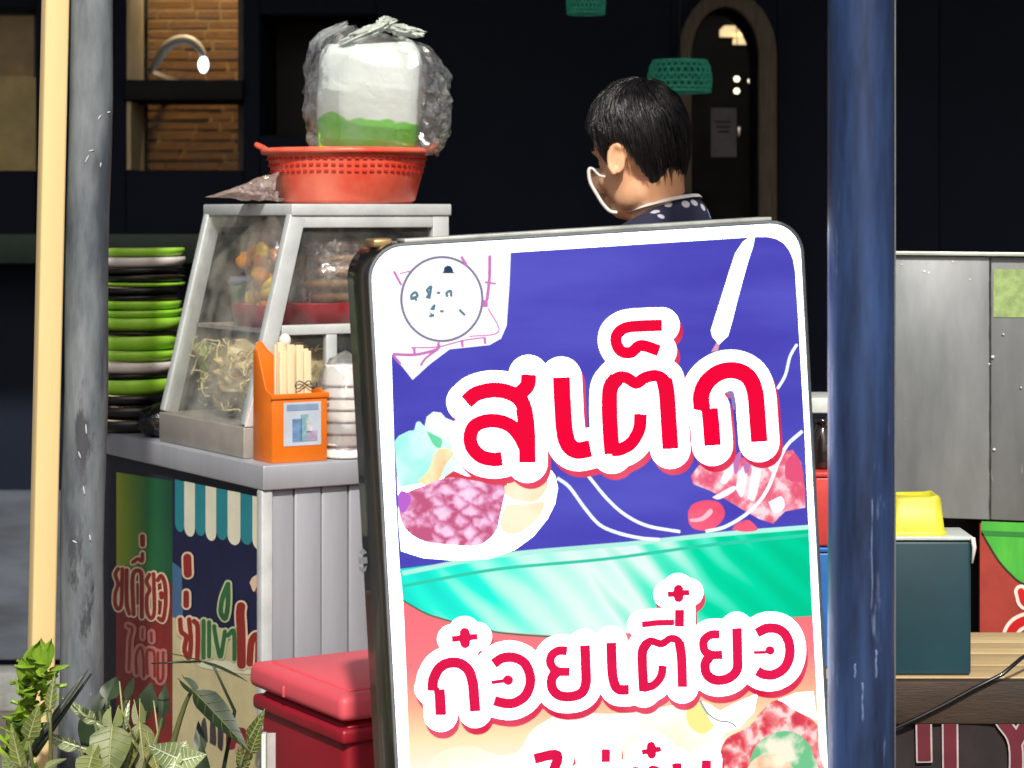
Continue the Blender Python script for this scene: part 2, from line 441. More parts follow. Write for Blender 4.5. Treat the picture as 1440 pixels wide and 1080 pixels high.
# plinth, paler strip painted for the lit foot of the wall, rail
MB().box((0, WD - .06, .055), (3.2, .058, .055)).build('plinth', M('grey plinth', (150, 152, 150), .85, bump=.3, var=.15), bld, bevel=.006)
MB().box((wx(-100), WD - .012, .37), (.62, .012, .24)).build('lit_wall_strip', M('lit wall grey', (84, 92, 104), .6, var=.25, scale=3, stretch=(1, 1, 4)), bld)
rail = MB().box((-1.05, 6.42, wz(349, 6.42)), (.62, .05, .042)).build('green_rail', M('dark green rail paint', (10, 52, 38), .5, var=.2), bld, bevel=.004)
for x in (-1.6, -.5): MB().bar((x, 6.42, 0), (x, 6.42, wz(371, 6.42)), .05, .05).build('rail_post', MATS['dark green rail paint'], bld)
# unseen awning, added over the shop front to keep the wall in shade
aw = thing('shade_awning', (0, 6.6, 2.9), 'unseen corrugated awning added above the stalls to shade the shop front', 'awning')
m_zincroof = M('awning sheet', (120, 122, 122), .6, metal=.3, var=.2, scale=3)
MB().grid(lambda u, v: ((u - .5) * 6.8, 4.32 + v * 2.27, 2.86 + v * .22 + .012 * math.sin(u * 6.8 * 2 * math.pi / .09)), 600, 2).build('roof_sheet', m_zincroof, aw, smooth=True)
for y, z in ((4.36, 2.82), (5.4, 2.92), (6.5, 3.02)): MB().box((0, y, z), (3.38, .025, .025)).build('purlin', m_black, aw)
for x in (-2.6, -1.3, 0, 1.3, 2.6): MB().bar((x, 6.6, 2.98), (x, 4.4, 2.78), .04, .05).bar((x, 6.6, 2.3), (x, 5.3, 2.84), .03, .03).build('bracket', m_black, aw)

# ---- lamps in and before the building
m_white = M('white enamel', (230, 228, 222), .35, var=.05)
D = 7.15
al = thing('arched_lamp', px(210, 104, D), 'white arched lamp with small glowing bulb inside the brick window', 'lamp')
arc = [px(x, y, D) for x, y in crom([(212, 100), (222, 84), (234, 66), (250, 57), (266, 57), (279, 66), (287, 80)], 4)]
MB().tube(arc, [.010 + .006 * math.sin(i / (len(arc) - 1) * math.pi) for i in range(len(arc))], 8).build('arm', m_white, al, smooth=True)
MB().ell(px(286, 91, D), (.016, .016, .026)).build('bulb', M('cool bulb', (235, 248, 255), .3, emis=(215, 240, 255), estr=6), al, smooth=True)
MB().bar(px(210, 100, D), V((px(210, 100, D).x, BD + .03, px(210, 100, D).z)), .014, .014).build('wall_arm', m_white, al)
pl = bpy.data.lights.new('window_lamp', 'POINT'); pl.energy = 11; pl.color = (1, .74, .42); pl.shadow_soft_size = .05
plo = bpy.data.objects.new('window_lamp', pl); C.objects.link(plo); plo.location = (wx(262), 7.2, 2.25)
# glowing strips and dots standing in for reflections in the arched door glass
m_strip = M('glowing reflection strip', (255, 235, 190), .5, emis=(255, 226, 168), estr=1.1)
for (x0, x1, y0, y1, lab) in ((1019, 1066, 36, 46, 'wide glowing strip added for a reflection in the arched door'), (1038, 1067, 50, 57, 'short glowing strip below the wide one, added for a reflection in the arched door')):
    D = 8.4; a, b = px(x0, y0, D), px(x1, y1, D)
    t = thing('reflection_strip', ((a.x + b.x) / 2, D, 3.0), lab, 'light')
    MB().hexa([V((a.x, D, b.z)), V((b.x, D, b.z)), V((b.x + .02, D + .2, b.z)), V((a.x, D + .2, b.z))], [V((a.x, D, a.z)), V((b.x, D, a.z)), V((b.x + .02, D + .2, a.z)), V((a.x, D + .2, a.z))]).build('strip_glow', m_strip, t)
    MB().tube([V(((a.x + b.x) / 2, D + .1, a.z)), V(((a.x + b.x) / 2, D + .1, 2.97))], .004).build('hanger', m_black, t)
m_dot = M('glowing reflection dot', (255, 245, 225), .3, emis=(255, 240, 205), estr=3)
for (x, y, r, lab) in ((1036, 111, .010, 'upper left of three tiny glowing dots for reflections in the arched door'), (1036, 128, .010, 'lower left of three tiny glowing dots for reflections in the arched door'), (1056, 114, .010, 'right one of three tiny glowing dots for reflections in the arched door')):
    D = 8.0; p = px(x, y, D); t = thing('reflection_dot', (p.x, D, 2.97), lab, 'bulb', 'glow dots for reflections in the arched door')
    MB().ell(p, (r, r, r)).build('bulb', m_dot, t, smooth=True)
    MB().tube([p + V((0, 0, r)), V((p.x, D, 2.97))], .002, 6).build('cord', m_black, t)
# woven teal lamp shades
m_teal = M('teal woven shade', (40, 150, 120), .6, var=.3, scale=60, emis=(60, 150, 125), estr=.13)  # glow put into the weave and lining; no bulb inside
m_tealglow = M('shade lining', (20, 90, 74), .7, emis=(20, 110, 90), estr=.10)
def shade(x, y0, y1, wpx, D, lab):
    top = px(x, y0, D); bot = px(x, y1, D); h = top.z - bot.z; R = wpx / 2 / FPX * D
    t = thing('woven_lamp_shade', top, lab, 'lamp', 'teal woven lamps by the shop')
    prof = [(.80, 1.0), (.90, .94), (1.0, .45), (.97, .12), (.93, 0)]
    def at(a, s):
        for (r0, s0), (r1, s1) in zip(prof[:-1], prof[1:]):
            if s <= s0 and s >= s1: k = (s0 - s) / (s0 - s1); r = r0 + (r1 - r0) * k; break
        return V((top.x + R * r * math.cos(a), D + R * r * math.sin(a), bot.z + h * s))
    lat = MB(); n = 28
    for s in (.985, .78, .56, .34, .15, .015): lat.tube([at(2 * math.pi * i / 40, s) for i in range(41)], .0035 if .1 < s < .9 else .005, 6, False)
    for i in range(n):
        for d in (1, -1): lat.tube([at(2 * math.pi * (i + d * j / 4 * 1.6) / n, .985 - .97 * j / 8) for j in range(9)], .0022, 5, False)
    lat.build('lattice', m_teal, t, smooth=True)
    MB().lathe([(R * .78 * r, bot.z + h * (s * .96 + .02)) for r, s in prof], (top.x, D, 0), 32).build('lining', m_tealglow, t, smooth=True)
    MB().lathe([(.001, top.z + .004), (R * .8, top.z + .001), (R * .8, top.z - .004)], (top.x, D, 0), 32).build('cap', m_teal, t, smooth=True)
    MB().tube([top, V((top.x, D, 2.83))], .003, 6).build('cord', m_black, t)
shade(956, 86, 129, 90, 6.0, 'teal woven lamp shade hanging just behind the dark-haired head')
shade(824, -22, 19, 54, 6.1, 'smaller teal woven lamp shade cut off by the top of the picture')

# ---- poles
m_grey = M('scuffed grey pole paint', (126, 134, 138), .5, var=.35, scale=14, stretch=(1, 1, .22), bump=.15, bscale=30, col2=(70, 77, 85), lo=.38, hi=.62, wear=[((66, 68, 74), 9, (1, 1, .3), .565), ((196, 200, 200), 40, (1, 1, .5), .70), ((120, 84, 58), 22, (1, 1, .4), .72)])
m_beige = M('cream yellow post paint', (240, 212, 152), .55, var=.06, scale=6, stretch=(1, 1, .2), wear=[((176, 146, 96), 30, (1, 1, .3), .72)])
m_blue = M('worn blue grey pole paint', (56, 82, 132), .36, metal=.3, var=.3, scale=22, stretch=(1, 1, .12), bump=.12, bscale=40, col2=(32, 45, 74), lo=.4, hi=.66, wear=[((104, 124, 162), 30, (1, 1, .10), .60), ((26, 31, 44), 12, (1, 1, .2), .62), ((96, 74, 62), 26, (1, 1, .6), .68), ((150, 164, 186), 70, (1, 1, .6), .70)])
def line_at(x0, y0, x1, y1, D, z):
    a, b = px(x0, y0, D), px(x1, y1, D); t = (z - a.z) / (b.z - a.z); return a + (b - a) * t
D = 3.96
p0, p1 = line_at(78, 0, 58, 920, D, 0), line_at(78, 0, 58, 920, D, 3.0)
bp = thing('cream_post', p0, 'cream yellow square post beside the grey pole at the left', 'post')
ax_z = (p1 - p0).normalized(); ax_x = V((math.cos(.42), math.sin(.42), 0)); ax_x = (ax_x - ax_z * ax_x.dot(ax_z)).normalized(); ax_y = ax_z.cross(ax_x)
MB().box((p0 + p1) / 2, (.0205, .0205, (p1 - p0).length / 2), (ax_x, ax_y, ax_z)).build('shaft', m_beige, bp, bevel=.005, seg=3)
MB().box(p0 + V((0, 0, .006)), (.05, .05, .006)).build('base_plate', m_beige, bp, bevel=.003)
D = 4.0
p0, p1 = line_at(129, 0, 114, 920, D, 0), line_at(129, 0, 114, 920, D, 3.0)
gp = thing('grey_pole', p0, 'scuffed grey round metal pole left of the food cart', 'pole')
MB().tube([p0 + (p1 - p0) * (i / 30) + V((.002 * math.sin(i * 1.3), 0, 0)) for i in range(31)], .0375, 28).build('shaft', m_grey, gp, smooth=True)
MB().lathe([(.0, .012), (.06, .012), (.06, 0)], p0, 24).build('base_plate', m_grey, gp)
m_chip = M('bare chipped paint', (190, 196, 200), .6)
for (x, y, l, a) in ((148, 158, 10, -.4), (138, 166, 12, -.9), (128, 212, 9, -.2), (122, 224, 14, -1.1), (140, 232, 8, -1.4), (112, 640, 12, 1.2), (118, 690, 14, 1.4), (126, 757, 10, 1.4), (105, 762, 8, .5), (121, 604, 16, 1.5)):
    o_ = px(x, y, D - .038)
    xc = line_at(129, 0, 114, 920, D, o_.z).x; dx = o_.x - xc; yy = D - math.sqrt(max(.0375 ** 2 - dx * dx, 1e-6)) - .0004
    MB().ell((o_.x, yy, o_.z), (l / 2 / FPX * D, .0014, .0016), Matrix.Rotation(a, 3, 'Y'), 8, 5).build('paint_chip', m_chip, gp, smooth=True)
D = 3.0
p0 = px(1211, 0, D); p0.z = 0; p1 = p0 + V((0, 0, 4.2))
rp = thing('blue_pole', p0, 'worn blue grey round pole right of the lit sign', 'pole')
MB().tube([p0 + (p1 - p0) * (i / 20) for i in range(21)], .0432, 36).build('shaft', m_blue, rp, smooth=True)
MB().lathe([(.0, .012), (.075, .012), (.075, 0)], p0, 24).build('base_plate', m_blue, rp)
dr = MB()
for (x, y0, y1, r) in ((1219, 690, 850, .0009), (1225, 905, 945, .0012), (1196, 925, 945, .0012), (1206, 950, 1005, .0010)):
    pts = [px(x + .5 * math.sin(k * 1.3 + x), y0 + (y1 - y0) * k / 8, D) for k in range(9)]
    pp = []
    for p in pts:
        dx = p.x - p0.x; pp.append(V((p.x, D - math.sqrt(max(.0432 ** 2 - dx * dx, 0)) + .0006, p.z)))
    dr.tube(pp, [r * (.5 + .6 * abs(math.sin(k * 1.7 + x))) for k in range(9)], 6)
dr.build('paint_drip', M('pale blue paint drip', (122, 146, 190), .4), rp, smooth=True)
D = 3.35
p0 = px(1254.5, 0, D); p0.z = 0
MB().tube([p0, p0 + V((0, 0, 1.0)), p0 + V((0, 0, 3.6))], .0055, 10).build('conduit_pipe', M('grey conduit', (150, 158, 156), .5), base=p0, smooth=True,
    label='thin grey conduit pipe just behind the right edge of the blue pole', cat='pipe')
# ================================================================== LIGHT BOX SIGN
yaw = math.radians(15)
S0 = V((px(520, 350, 3.16).x, 3.16, 0)); sT = V((math.cos(yaw), math.sin(yaw), 0)); sN = V((math.sin(yaw), -math.cos(yaw), 0))
def sp(x, y): return pxp(x, y, S0, sN)
TL, TR = sp(520, 349), sp(1124, 312)
ux = (TR - TL).normalized(); uy = -sN.cross(ux); uy = uy if uy.z < 0 else -uy      # ux right along top, uy down
SW, SH = (TR - TL).length, 1.13
def sl_(a, b): return TL + ux * a + uy * b
sg = thing('light_box_sign', V((sl_(SW / 2, 0).x, sl_(SW / 2, 0).y + .07, 0)), 'lit white edged light box sign with red Thai lettering on blue', 'sign')
m_case = M('black sign case', (20, 21, 26), .32, var=.2, scale=14, coat=.2)
m_alu = M('brushed aluminium', (196, 200, 200), .38, metal=.55, var=.1, scale=30, stretch=(1, 1, .1))
def rr(m, r, n=8): return [sl_(a - m, b - m) for a, b in rounded(SW + 2 * m, SH + 2 * m, r, n)]
MB().poly([rr(.004, .049)], off=sN * -.004, thick=sN * -.150).build('case', m_case, sg, bevel=.006, seg=2)
# thin front rim: black ring round the face
ring = rr(.0042, .0492); inn = rr(.0012, .046)
def ringmesh(o_, i_, off, th):
    mb = MB(); n = len(o_)
    a = [p + off for p in o_]; b = [p + off for p in i_]; c = [p + off + th for p in o_]; d = [p + off + th for p in i_]
    fs = []
    for i in range(n):
        j = (i + 1) % n
        fs += [(i, j, n + j, n + i), (2 * n + i, 2 * n + j, j, i), (n + i, n + j, 3 * n + j, 3 * n + i), (3 * n + i, 3 * n + j, 2 * n + j, 2 * n + i)]
    return mb.add(a + b + c + d, fs)
ringmesh(ring, inn, sN * .0015, sN * -.006).build('front_rim', M('silver rim', (150, 155, 160), .4, metal=.5), sg)
MB().bar(sl_(.05, -.0068) - sN * .03, sl_(SW - .04, -.0068) - sN * .03, .05, .005, uy).build('top_strip', M('pale aluminium strip', (205, 210, 205), .45, metal=.2, var=.2, scale=20), sg, bevel=.001)
for a in (.03,): MB().box(sl_(a, -.0045) - sN * .085, (.014, .03, .006), (ux, sN, uy)).build('corner_cap', M('worn brass corner', (190, 160, 110), .35, metal=.6), sg, bevel=.003)
m_white_p = PRINT('lit white acrylic', (226, 240, 255), 5.0)
m_card = PRINT('paper white print', (250, 252, 255), 1.5)
face = MB().poly([rr(-.0005, .045)], off=sN * .0).build('lit_face', m_white_p, sg)
LAY = .0006
def art(name, pts, mat, lay, smooth_=False, parent=None):
    if smooth_: pts = crom(list(pts) + [pts[0]], 4)[:-1]
    return MB().poly([[sp(*p) for p in pts]], off=sN * (LAY * lay)).build(name, mat, parent or face, recalc=False)
def strokes(name, st, mat, lay, extra=0, off=(0, 0), butt=True, step=1.0):
    return fill(contours(st, extra, step, butt), lambda x, y: sp(x + off[0], y + off[1]), sN * (LAY * lay)).build(name, mat, face, recalc=False)
# --- print layers
m_pblue = PRINT('backlit blue print', (92, 90, 204), 1.0, (76, 70, 186), scale=3, stretch=(1, 1, 4))
art('blue_background', [(546, 366), (1062, 333), (1080, 333), (1092, 336), (1102, 342), (1110, 352), (1115, 364), (1118, 380), (1122, 440), (1131, 600), (1138, 765), (562, 806), (556, 700), (550, 500)], m_pblue, 1)
def ramp_print(name, stops, axis, a, b, s=1.0, rays=None):
    m = bpy.data.materials.new(name); m.use_nodes = True; t = m.node_tree; bs = t.nodes['Principled BSDF']; L = t.links
    bs.inputs['Base Color'].default_value = (0, 0, 0, 1); bs.inputs['Roughness'].default_value = .4; bs.inputs['Specular IOR Level'].default_value = .06
    tc = t.nodes.new('ShaderNodeTexCoord'); sx = t.nodes.new('ShaderNodeSeparateXYZ'); L.new(tc.outputs['Object'], sx.inputs[0])
    mr = t.nodes.new('ShaderNodeMapRange'); mr.inputs[1].default_value = a; mr.inputs[2].default_value = b
    L.new(sx.outputs[axis], mr.inputs[0]); fac = mr.outputs[0]
    if rays:
        wv = t.nodes.new('ShaderNodeTexWave'); wv.inputs['Scale'].default_value = rays; wv.inputs['Distortion'].default_value = 2.5; wv.inputs['Detail'].default_value = 2
        mp = t.nodes.new('ShaderNodeMapping'); mp.inputs['Rotation'].default_value = (0, .75, 0); L.new(tc.outputs['Object'], mp.inputs[0]); L.new(mp.outputs[0], wv.inputs[0])
        ad = t.nodes.new('ShaderNodeMath'); ad.operation = 'MULTIPLY_ADD'; ad.inputs[1].default_value = .16; L.new(wv.outputs[0], ad.inputs[0]); L.new(fac, ad.inputs[2])
        sb = t.nodes.new('ShaderNodeMath'); sb.operation = 'SUBTRACT'; sb.inputs[1].default_value = .08; L.new(ad.outputs[0], sb.inputs[0]); fac = sb.outputs[0]
    r = t.nodes.new('ShaderNodeValToRGB'); cr = r.color_ramp
    while len(cr.elements) < len(stops): cr.elements.new(.5)
    for e, (p, c) in zip(cr.elements, stops): e.position = p; e.color = (*lin(c), 1)
    L.new(fac, r.inputs[0]); L.new(r.outputs[0], bs.inputs['Emission Color']); bs.inputs['Emission Strength'].default_value = s
    return m
def meat(name, stops, scale, rnd, rot, st, s=1.0):
    """printed meat: cut cells with dark grooves and blotches"""
    m = bpy.data.materials.new(name); m.use_nodes = True; t = m.node_tree; bs = t.nodes['Principled BSDF']; L = t.links
    bs.inputs['Base Color'].default_value = (0, 0, 0, 1); bs.inputs['Specular IOR Level'].default_value = .06
    tc = t.nodes.new('ShaderNodeTexCoord'); mp = t.nodes.new('ShaderNodeMapping'); mp.inputs['Rotation'].default_value = (0, rot, 0); mp.inputs['Scale'].default_value = st; L.new(tc.outputs['Object'], mp.inputs[0])
    nz = t.nodes.new('ShaderNodeTexNoise'); nz.inputs['Scale'].default_value = 55; nz.inputs['Detail'].default_value = 5; L.new(tc.outputs['Object'], nz.inputs[0])
    ds = t.nodes.new('ShaderNodeMixRGB'); ds.blend_type = 'LINEAR_LIGHT'; ds.inputs[0].default_value = .012; L.new(mp.outputs[0], ds.inputs[1]); L.new(nz.outputs['Color'], ds.inputs[2])
    vo = t.nodes.new('ShaderNodeTexVoronoi'); vo.feature = 'DISTANCE_TO_EDGE'; vo.inputs['Scale'].default_value = scale; vo.inputs['Randomness'].default_value = rnd; L.new(ds.outputs[0], vo.inputs['Vector'])
    ma = t.nodes.new('ShaderNodeMath'); ma.operation = 'MULTIPLY_ADD'; ma.inputs[1].default_value = 1.5; L.new(vo.outputs['Distance'], ma.inputs[0])
    mr = t.nodes.new('ShaderNodeMapRange'); mr.inputs[1].default_value = .3; mr.inputs[2].default_value = .7; mr.inputs[3].default_value = -.25; mr.inputs[4].default_value = .35; L.new(nz.outputs[0], mr.inputs[0]); L.new(mr.outputs[0], ma.inputs[2])
    r = t.nodes.new('ShaderNodeValToRGB'); cr = r.color_ramp
    while len(cr.elements) < len(stops): cr.elements.new(.5)
    for e, (p, c) in zip(cr.elements, stops): e.position = p; e.color = (*lin(c), 1)
    L.new(ma.outputs[0], r.inputs[0]); L.new(r.outputs[0], bs.inputs['Emission Color']); bs.inputs['Emission Strength'].default_value = s
    return m
o0 = ORG[sg.name]
zl = lambda y: sp(800, y).z - o0.z
xl = lambda x: sp(x, 820).x - o0.x
m_redp = ramp_print('red print with cream glow', [(0, (255, 122, 132)), (.34, (255, 132, 138)), (.58, (255, 184, 150)), (.8, (255, 240, 190)), (1, (255, 254, 238))], 2, zl(860), zl(1072))  # fade to cream puts the blown-out glow into the print
art('red_background', [(566, 835), (1141, 835), (1150, 1000), (1172, 1418), (590, 1430), (576, 1100), (571, 950)], m_redp, 1.2)
m_mint = ramp_print('backlit mint print', [(0, (30, 236, 214)), (.14, (40, 255, 226)), (.30, (190, 255, 240)), (.52, (236, 255, 250)), (.66, (90, 246, 210)), (.78, (0, 226, 172)), (1, (0, 206, 150))], 0, xl(566), xl(1140), 1.0, rays=7)
art('mint_leaf', [(562, 800), (640, 790), (760, 778), (880, 762), (1000, 749), (1137, 738), (1142, 866), (1060, 872), (960, 884), (860, 892), (780, 894), (700, 888), (640, 874), (600, 862), (566, 843)], m_mint, 2)
strokes('leaf_edge', [([(566, 844), (600, 863), (640, 875), (700, 889), (780, 895), (870, 893)], 1.2)], PRINT('dark leaf line', (60, 120, 90)), 2.4)
strokes('leaf_fold', [([(566, 824), (700, 800), (850, 786), (1000, 766), (1137, 752)], 2.2)], PRINT('leaf fold print', (60, 226, 190), .9), 2.4)
strokes('leaf_fold', [([(566, 806), (700, 781), (880, 765), (1000, 752), (1137, 741)], 3.2)], PRINT('pale leaf fold', (190, 255, 238), 1.0), 2.4)
# blown-out glow painted into the foot of the print as pale patches
m_cream_p = PRINT('cream glow print', (255, 253, 240), 1.5, (255, 240, 180), scale=7)
art('glow_patch', [(600, 1085), (610, 1065), (635, 1052), (665, 1050), (700, 1062), (730, 1056), (745, 1030), (770, 1012), (800, 1000), (850, 1004), (900, 1000), (960, 990), (1000, 1000), (1018, 1030), (1014, 1090), (1030, 1220), (640, 1230)], m_cream_p, 1.8, True)
art('yellow_patch', [(985, 985), (1000, 990), (1008, 1012), (990, 1032), (970, 1022), (965, 1000)], PRINT('lemon print', (255, 240, 150), 1.1), 2.0, True)
art('white_wing', [(984, 985), (1000, 992), (1012, 1000), (1030, 990), (1065, 975), (1060, 1000), (1040, 1022), (1018, 1030), (1000, 1015)], m_white_p, 2.2)
art('white_wing', [(1092, 985), (1120, 974), (1143, 972), (1148, 1012), (1118, 998)], m_white_p, 2.2)
strokes('grey_outline', [([(984, 985), (995, 1003), (1010, 1013), (1025, 1015), (1035, 1022)], 1.6)], PRINT('soft grey print', (170, 165, 190)), 3)
m_chk = meat('red chicken print', [(0, (255, 226, 222)), (.2, (250, 150, 150)), (.45, (232, 76, 92)), (.8, (214, 60, 84)), (1, (250, 170, 160))], 34, 1, .3, (1, 1, .7))
art('chicken_picture', [(1016, 1100), (1012, 1060), (1022, 1038), (1040, 1028), (1056, 1018), (1070, 1000), (1092, 984), (1120, 1000), (1148, 1018), (1150, 1050), (1153, 1110)], m_chk, 2.6, True)
art('greens_picture', [(1048, 1100), (1060, 1052), (1085, 1032), (1110, 1028), (1132, 1040), (1144, 1064), (1150, 1110)], PRINT('herb print', (120, 205, 150), 1.0, (255, 250, 225), scale=24, lo=.45, hi=.58), 2.9, True)
art('noodle_picture', [(1040, 1110), (1055, 1072), (1080, 1060), (1105, 1068), (1125, 1110)], PRINT('noodle print', (255, 244, 214), 1.1, (238, 180, 140), scale=30), 3.2, True)
# logo card
art('logo_card', [(540, 362), (718, 353), (716, 400), (712, 458), (704, 476), (688, 485), (632, 491), (604, 512), (580, 534), (566, 516), (550, 498), (545, 430)], m_card, 2)
m_ring = PRINT('logo ring print', (150, 140, 170), .9)
strokes('logo_ring', [([(621 + 57 * math.cos(a), 421 - .5 + 59 * math.sin(a)) for a in [2 * math.pi * i / 24 for i in range(25)]], 1.9, False)], m_ring, 3)
m_pink = PRINT('pink gingham print', (222, 130, 205), .95)
gl_ = lambda L_: [(480 + x / 4.235, 290 + y / 4.235) for x, y in L_]
for L_, r in (([(310, 385), (355, 470)], 1.8), ([(345, 402), (412, 385)], 1.0), ([(712, 300), (745, 352)], 2.2), ([(882, 292), (880, 430), (865, 560)], 2.4), ([(855, 560), (855, 600)], 3.8), ([(850, 452), (920, 462)], 1.6),
              ([(870, 605), (935, 748), (760, 775)], 1.1), ([(412, 842), (570, 838), (720, 800), (850, 782)], 1.2), ([(304, 880), (440, 884), (575, 852)], 2.2), ([(575, 850), (500, 905), (470, 950)], 1.8), ([(304, 884), (352, 940)], 2.0), ([(716, 795), (720, 838)], 2.0), ([(852, 780), (855, 820)], 2.0), ([(430, 838), (436, 885)], 2.0), ([(575, 812), (580, 850)], 2.2)):
    strokes('gingham_line', [(gl_(L_), r)], m_pink, 3.2)
m_logo = PRINT('logo ink', (110, 150, 172), .8)
art('logo_hat', gl_([(590, 400), (605, 392), (612, 362), (630, 352), (650, 356), (662, 375), (666, 392), (684, 400)]), PRINT('logo hat ink', (62, 86, 120), .7), 3.2)
for L_ in ([(418, 560), (415, 530), (440, 512), (452, 535), (430, 545), (448, 562)], [(505, 548), (520, 520), (508, 500), (532, 478), (530, 505), (522, 552)], [(565, 515), (588, 516)], [(630, 540), (625, 515), (650, 505), (652, 540)], [(520, 655), (545, 650), (530, 625), (552, 590), (545, 620)], [(585, 625), (608, 626)], [(700, 615), (735, 650)]):
    strokes('logo_lettering', [(gl_(L_), 2.0)], m_logo, 3.2, step=.6)
# knife, swooshes
fz = lambda L_: [(800 + x / 3.789, 290 + y / 3.789) for x, y in L_]
art('knife_picture', fz([(988, 165), (960, 166), (925, 190), (885, 250), (852, 350), (815, 470), (780, 580), (755, 660), (763, 695), (797, 735), (845, 690), (868, 610), (890, 520), (925, 390), (950, 300), (978, 215)]), m_white_p, 3)
art('knife_tip', fz([(785, 725), (800, 735), (792, 770), (755, 775)]), PRINT('pink shade', (235, 170, 190)), 2.8)
hz = lambda L_: [(800 + x / 3.789, 550 + y / 3.789) for x, y in L_]
m_line = PRINT('white line print', (240, 252, 255), 1.3)
strokes('swoosh', [([(783, 672)] + hz([(0, 510), (80, 620), (160, 710), (260, 755), (380, 782), (480, 790)]), 2.3)], m_line, 4)
strokes('swoosh', [(hz([(100, 450), (200, 572), (300, 660), (420, 718), (590, 748)]), 2.2)], m_line, 4)
strokes('swoosh', [(fz([(1108, 972), (1150, 900), (1175, 800), (1212, 735)]), 2.0)], m_line, 4)
# steak plate
gz = lambda L_: [(480 + x / 4.114, 540 + y / 4.114) for x, y in L_]
art('plate_picture', gz([(320, 480), (640, 430), (1190, 470), (1235, 530), (1250, 600), (1235, 690), (1190, 780), (1110, 880), (1000, 960), (850, 1010), (650, 1020), (470, 1005), (345, 965), (330, 800)]), m_white_p, 2.6, False)
art('lettuce_picture', gz([(308, 330), (330, 300), (390, 270), (420, 268), (432, 222), (450, 215), (480, 245), (492, 190), (530, 160), (575, 165), (600, 195), (650, 215), (700, 260), (690, 420), (640, 520), (520, 560), (330, 600), (315, 470)]), PRINT('lettuce print', (232, 255, 244), 1.3, (150, 245, 215), scale=10, lo=.3, hi=.52), 3)
art('lettuce_picture', gz([(490, 270), (530, 290), (580, 320), (570, 370), (530, 350)]), PRINT('lettuce shade', (120, 235, 180)), 3.4, True)
art('corn_picture', gz([(440, 560), (500, 500), (540, 400), (590, 370), (650, 400), (600, 470), (560, 560), (500, 590)]), PRINT('corn print', (255, 240, 190), 1.1, (250, 200, 150), scale=26), 3.4, True)
art('onion_picture', gz([(325, 640), (350, 615), (400, 650), (380, 720), (345, 745), (325, 700)]), PRINT('purple onion print', (205, 110, 225)), 4.4, True)
art('steak_shade', gz([(590, 540), (650, 500), (720, 530), (900, 545), (1190, 495), (1190, 530), (960, 570), (930, 700), (900, 840), (600, 600)]), PRINT('steak red print', (232, 70, 90)), 3.2)
stk = [(330, 650), (410, 610), (500, 580), (570, 550), (650, 540), (780, 560), (920, 580), (945, 620), (915, 720), (905, 820), (860, 890), (780, 935), (640, 930), (480, 910), (380, 850), (335, 760)]
art('steak_picture', gz(stk), meat('grilled steak print', [(0, (204, 96, 136)), (.14, (222, 128, 168)), (.30, (242, 168, 208)), (.5, (255, 208, 240)), (1, (255, 240, 252))], 40, .22, .75, (1, 1, 1.3)), 3.6, True)
m_fry = PRINT('fries print', (255, 236, 205), 1.15, (250, 210, 165), scale=14)
art('fries_picture', gz([(940, 590), (1010, 555), (1100, 560), (1180, 545), (1190, 600), (1120, 680), (1000, 670), (950, 640)]), m_fry, 4, True)
art('fries_picture', gz([(930, 740), (960, 695), (1080, 690), (1170, 680), (1150, 760), (1080, 830), (1000, 870), (930, 850), (915, 800)]), m_fry, 4, True)
# raw beef and tomato
m_beef = meat('raw beef print', [(0, (255, 226, 232)), (.12, (255, 176, 190)), (.3, (246, 120, 146)), (.6, (236, 92, 124)), (1, (250, 150, 160))], 30, 1, .4, (1, 1, .5))
art('beef_picture', hz([(648, 450), (690, 395), (760, 372), (870, 360), (1000, 345), (1110, 330), (1190, 312), (1235, 380), (1255, 520), (1258, 620), (1150, 640), (1085, 705), (1010, 680), (930, 635), (840, 580), (750, 530), (660, 495)]), m_beef, 3, False)
m_fat = PRINT('fat print', (255, 236, 246), 1.3)
for L_ in ([(800, 480), (840, 400), (880, 370), (870, 440), (830, 495)], [(885, 520), (905, 430), (940, 390), (945, 470), (920, 565)], [(950, 570), (965, 460), (985, 370), (1025, 350), (1015, 470), (985, 580)], [(760, 565), (870, 505), (880, 530), (800, 575)], [(1060, 590), (1130, 560), (1145, 620), (1090, 650)], [(1040, 380), (1090, 360), (1080, 430)]):
    art('fat_streak', hz(L_), m_fat, 3.6, True)
for L_ in ([(925, 400), (955, 350), (965, 400), (940, 440)], [(870, 360), (915, 320), (900, 420), (880, 440)]):
    art('fat_shadow', hz(L_), PRINT('mauve print', (214, 130, 200)), 3.8, True)
art('beef_edge', hz([(1150, 380), (1200, 330), (1238, 400), (1245, 470), (1190, 480), (1150, 450)]), PRINT('deep pink print', (240, 90, 130)), 3.6, True)
m_tom = PRINT('tomato print', (246, 66, 104), 1.0, (255, 110, 140), scale=14)
art('tomato_picture', hz([(632, 640), (660, 600), (730, 580), (800, 595), (828, 650), (800, 705), (740, 740), (670, 735), (636, 700)]), m_tom, 4, True)
art('tomato_shine', hz([(640, 680), (700, 670), (750, 625), (760, 650), (710, 690), (650, 695)]), PRINT('tomato shine print', (255, 200, 215), 1.1), 4.4, True)
art('tomato_picture', hz([(865, 735), (890, 705), (950, 685), (990, 715), (998, 740), (930, 748)]), m_tom, 4, True)
strokes('swoosh', [(hz([(725, 746), (820, 725), (920, 670), (1000, 600), (1060, 510), (1110, 380), (1160, 285), (1240, 212)]), 2.4)], m_line, 5)
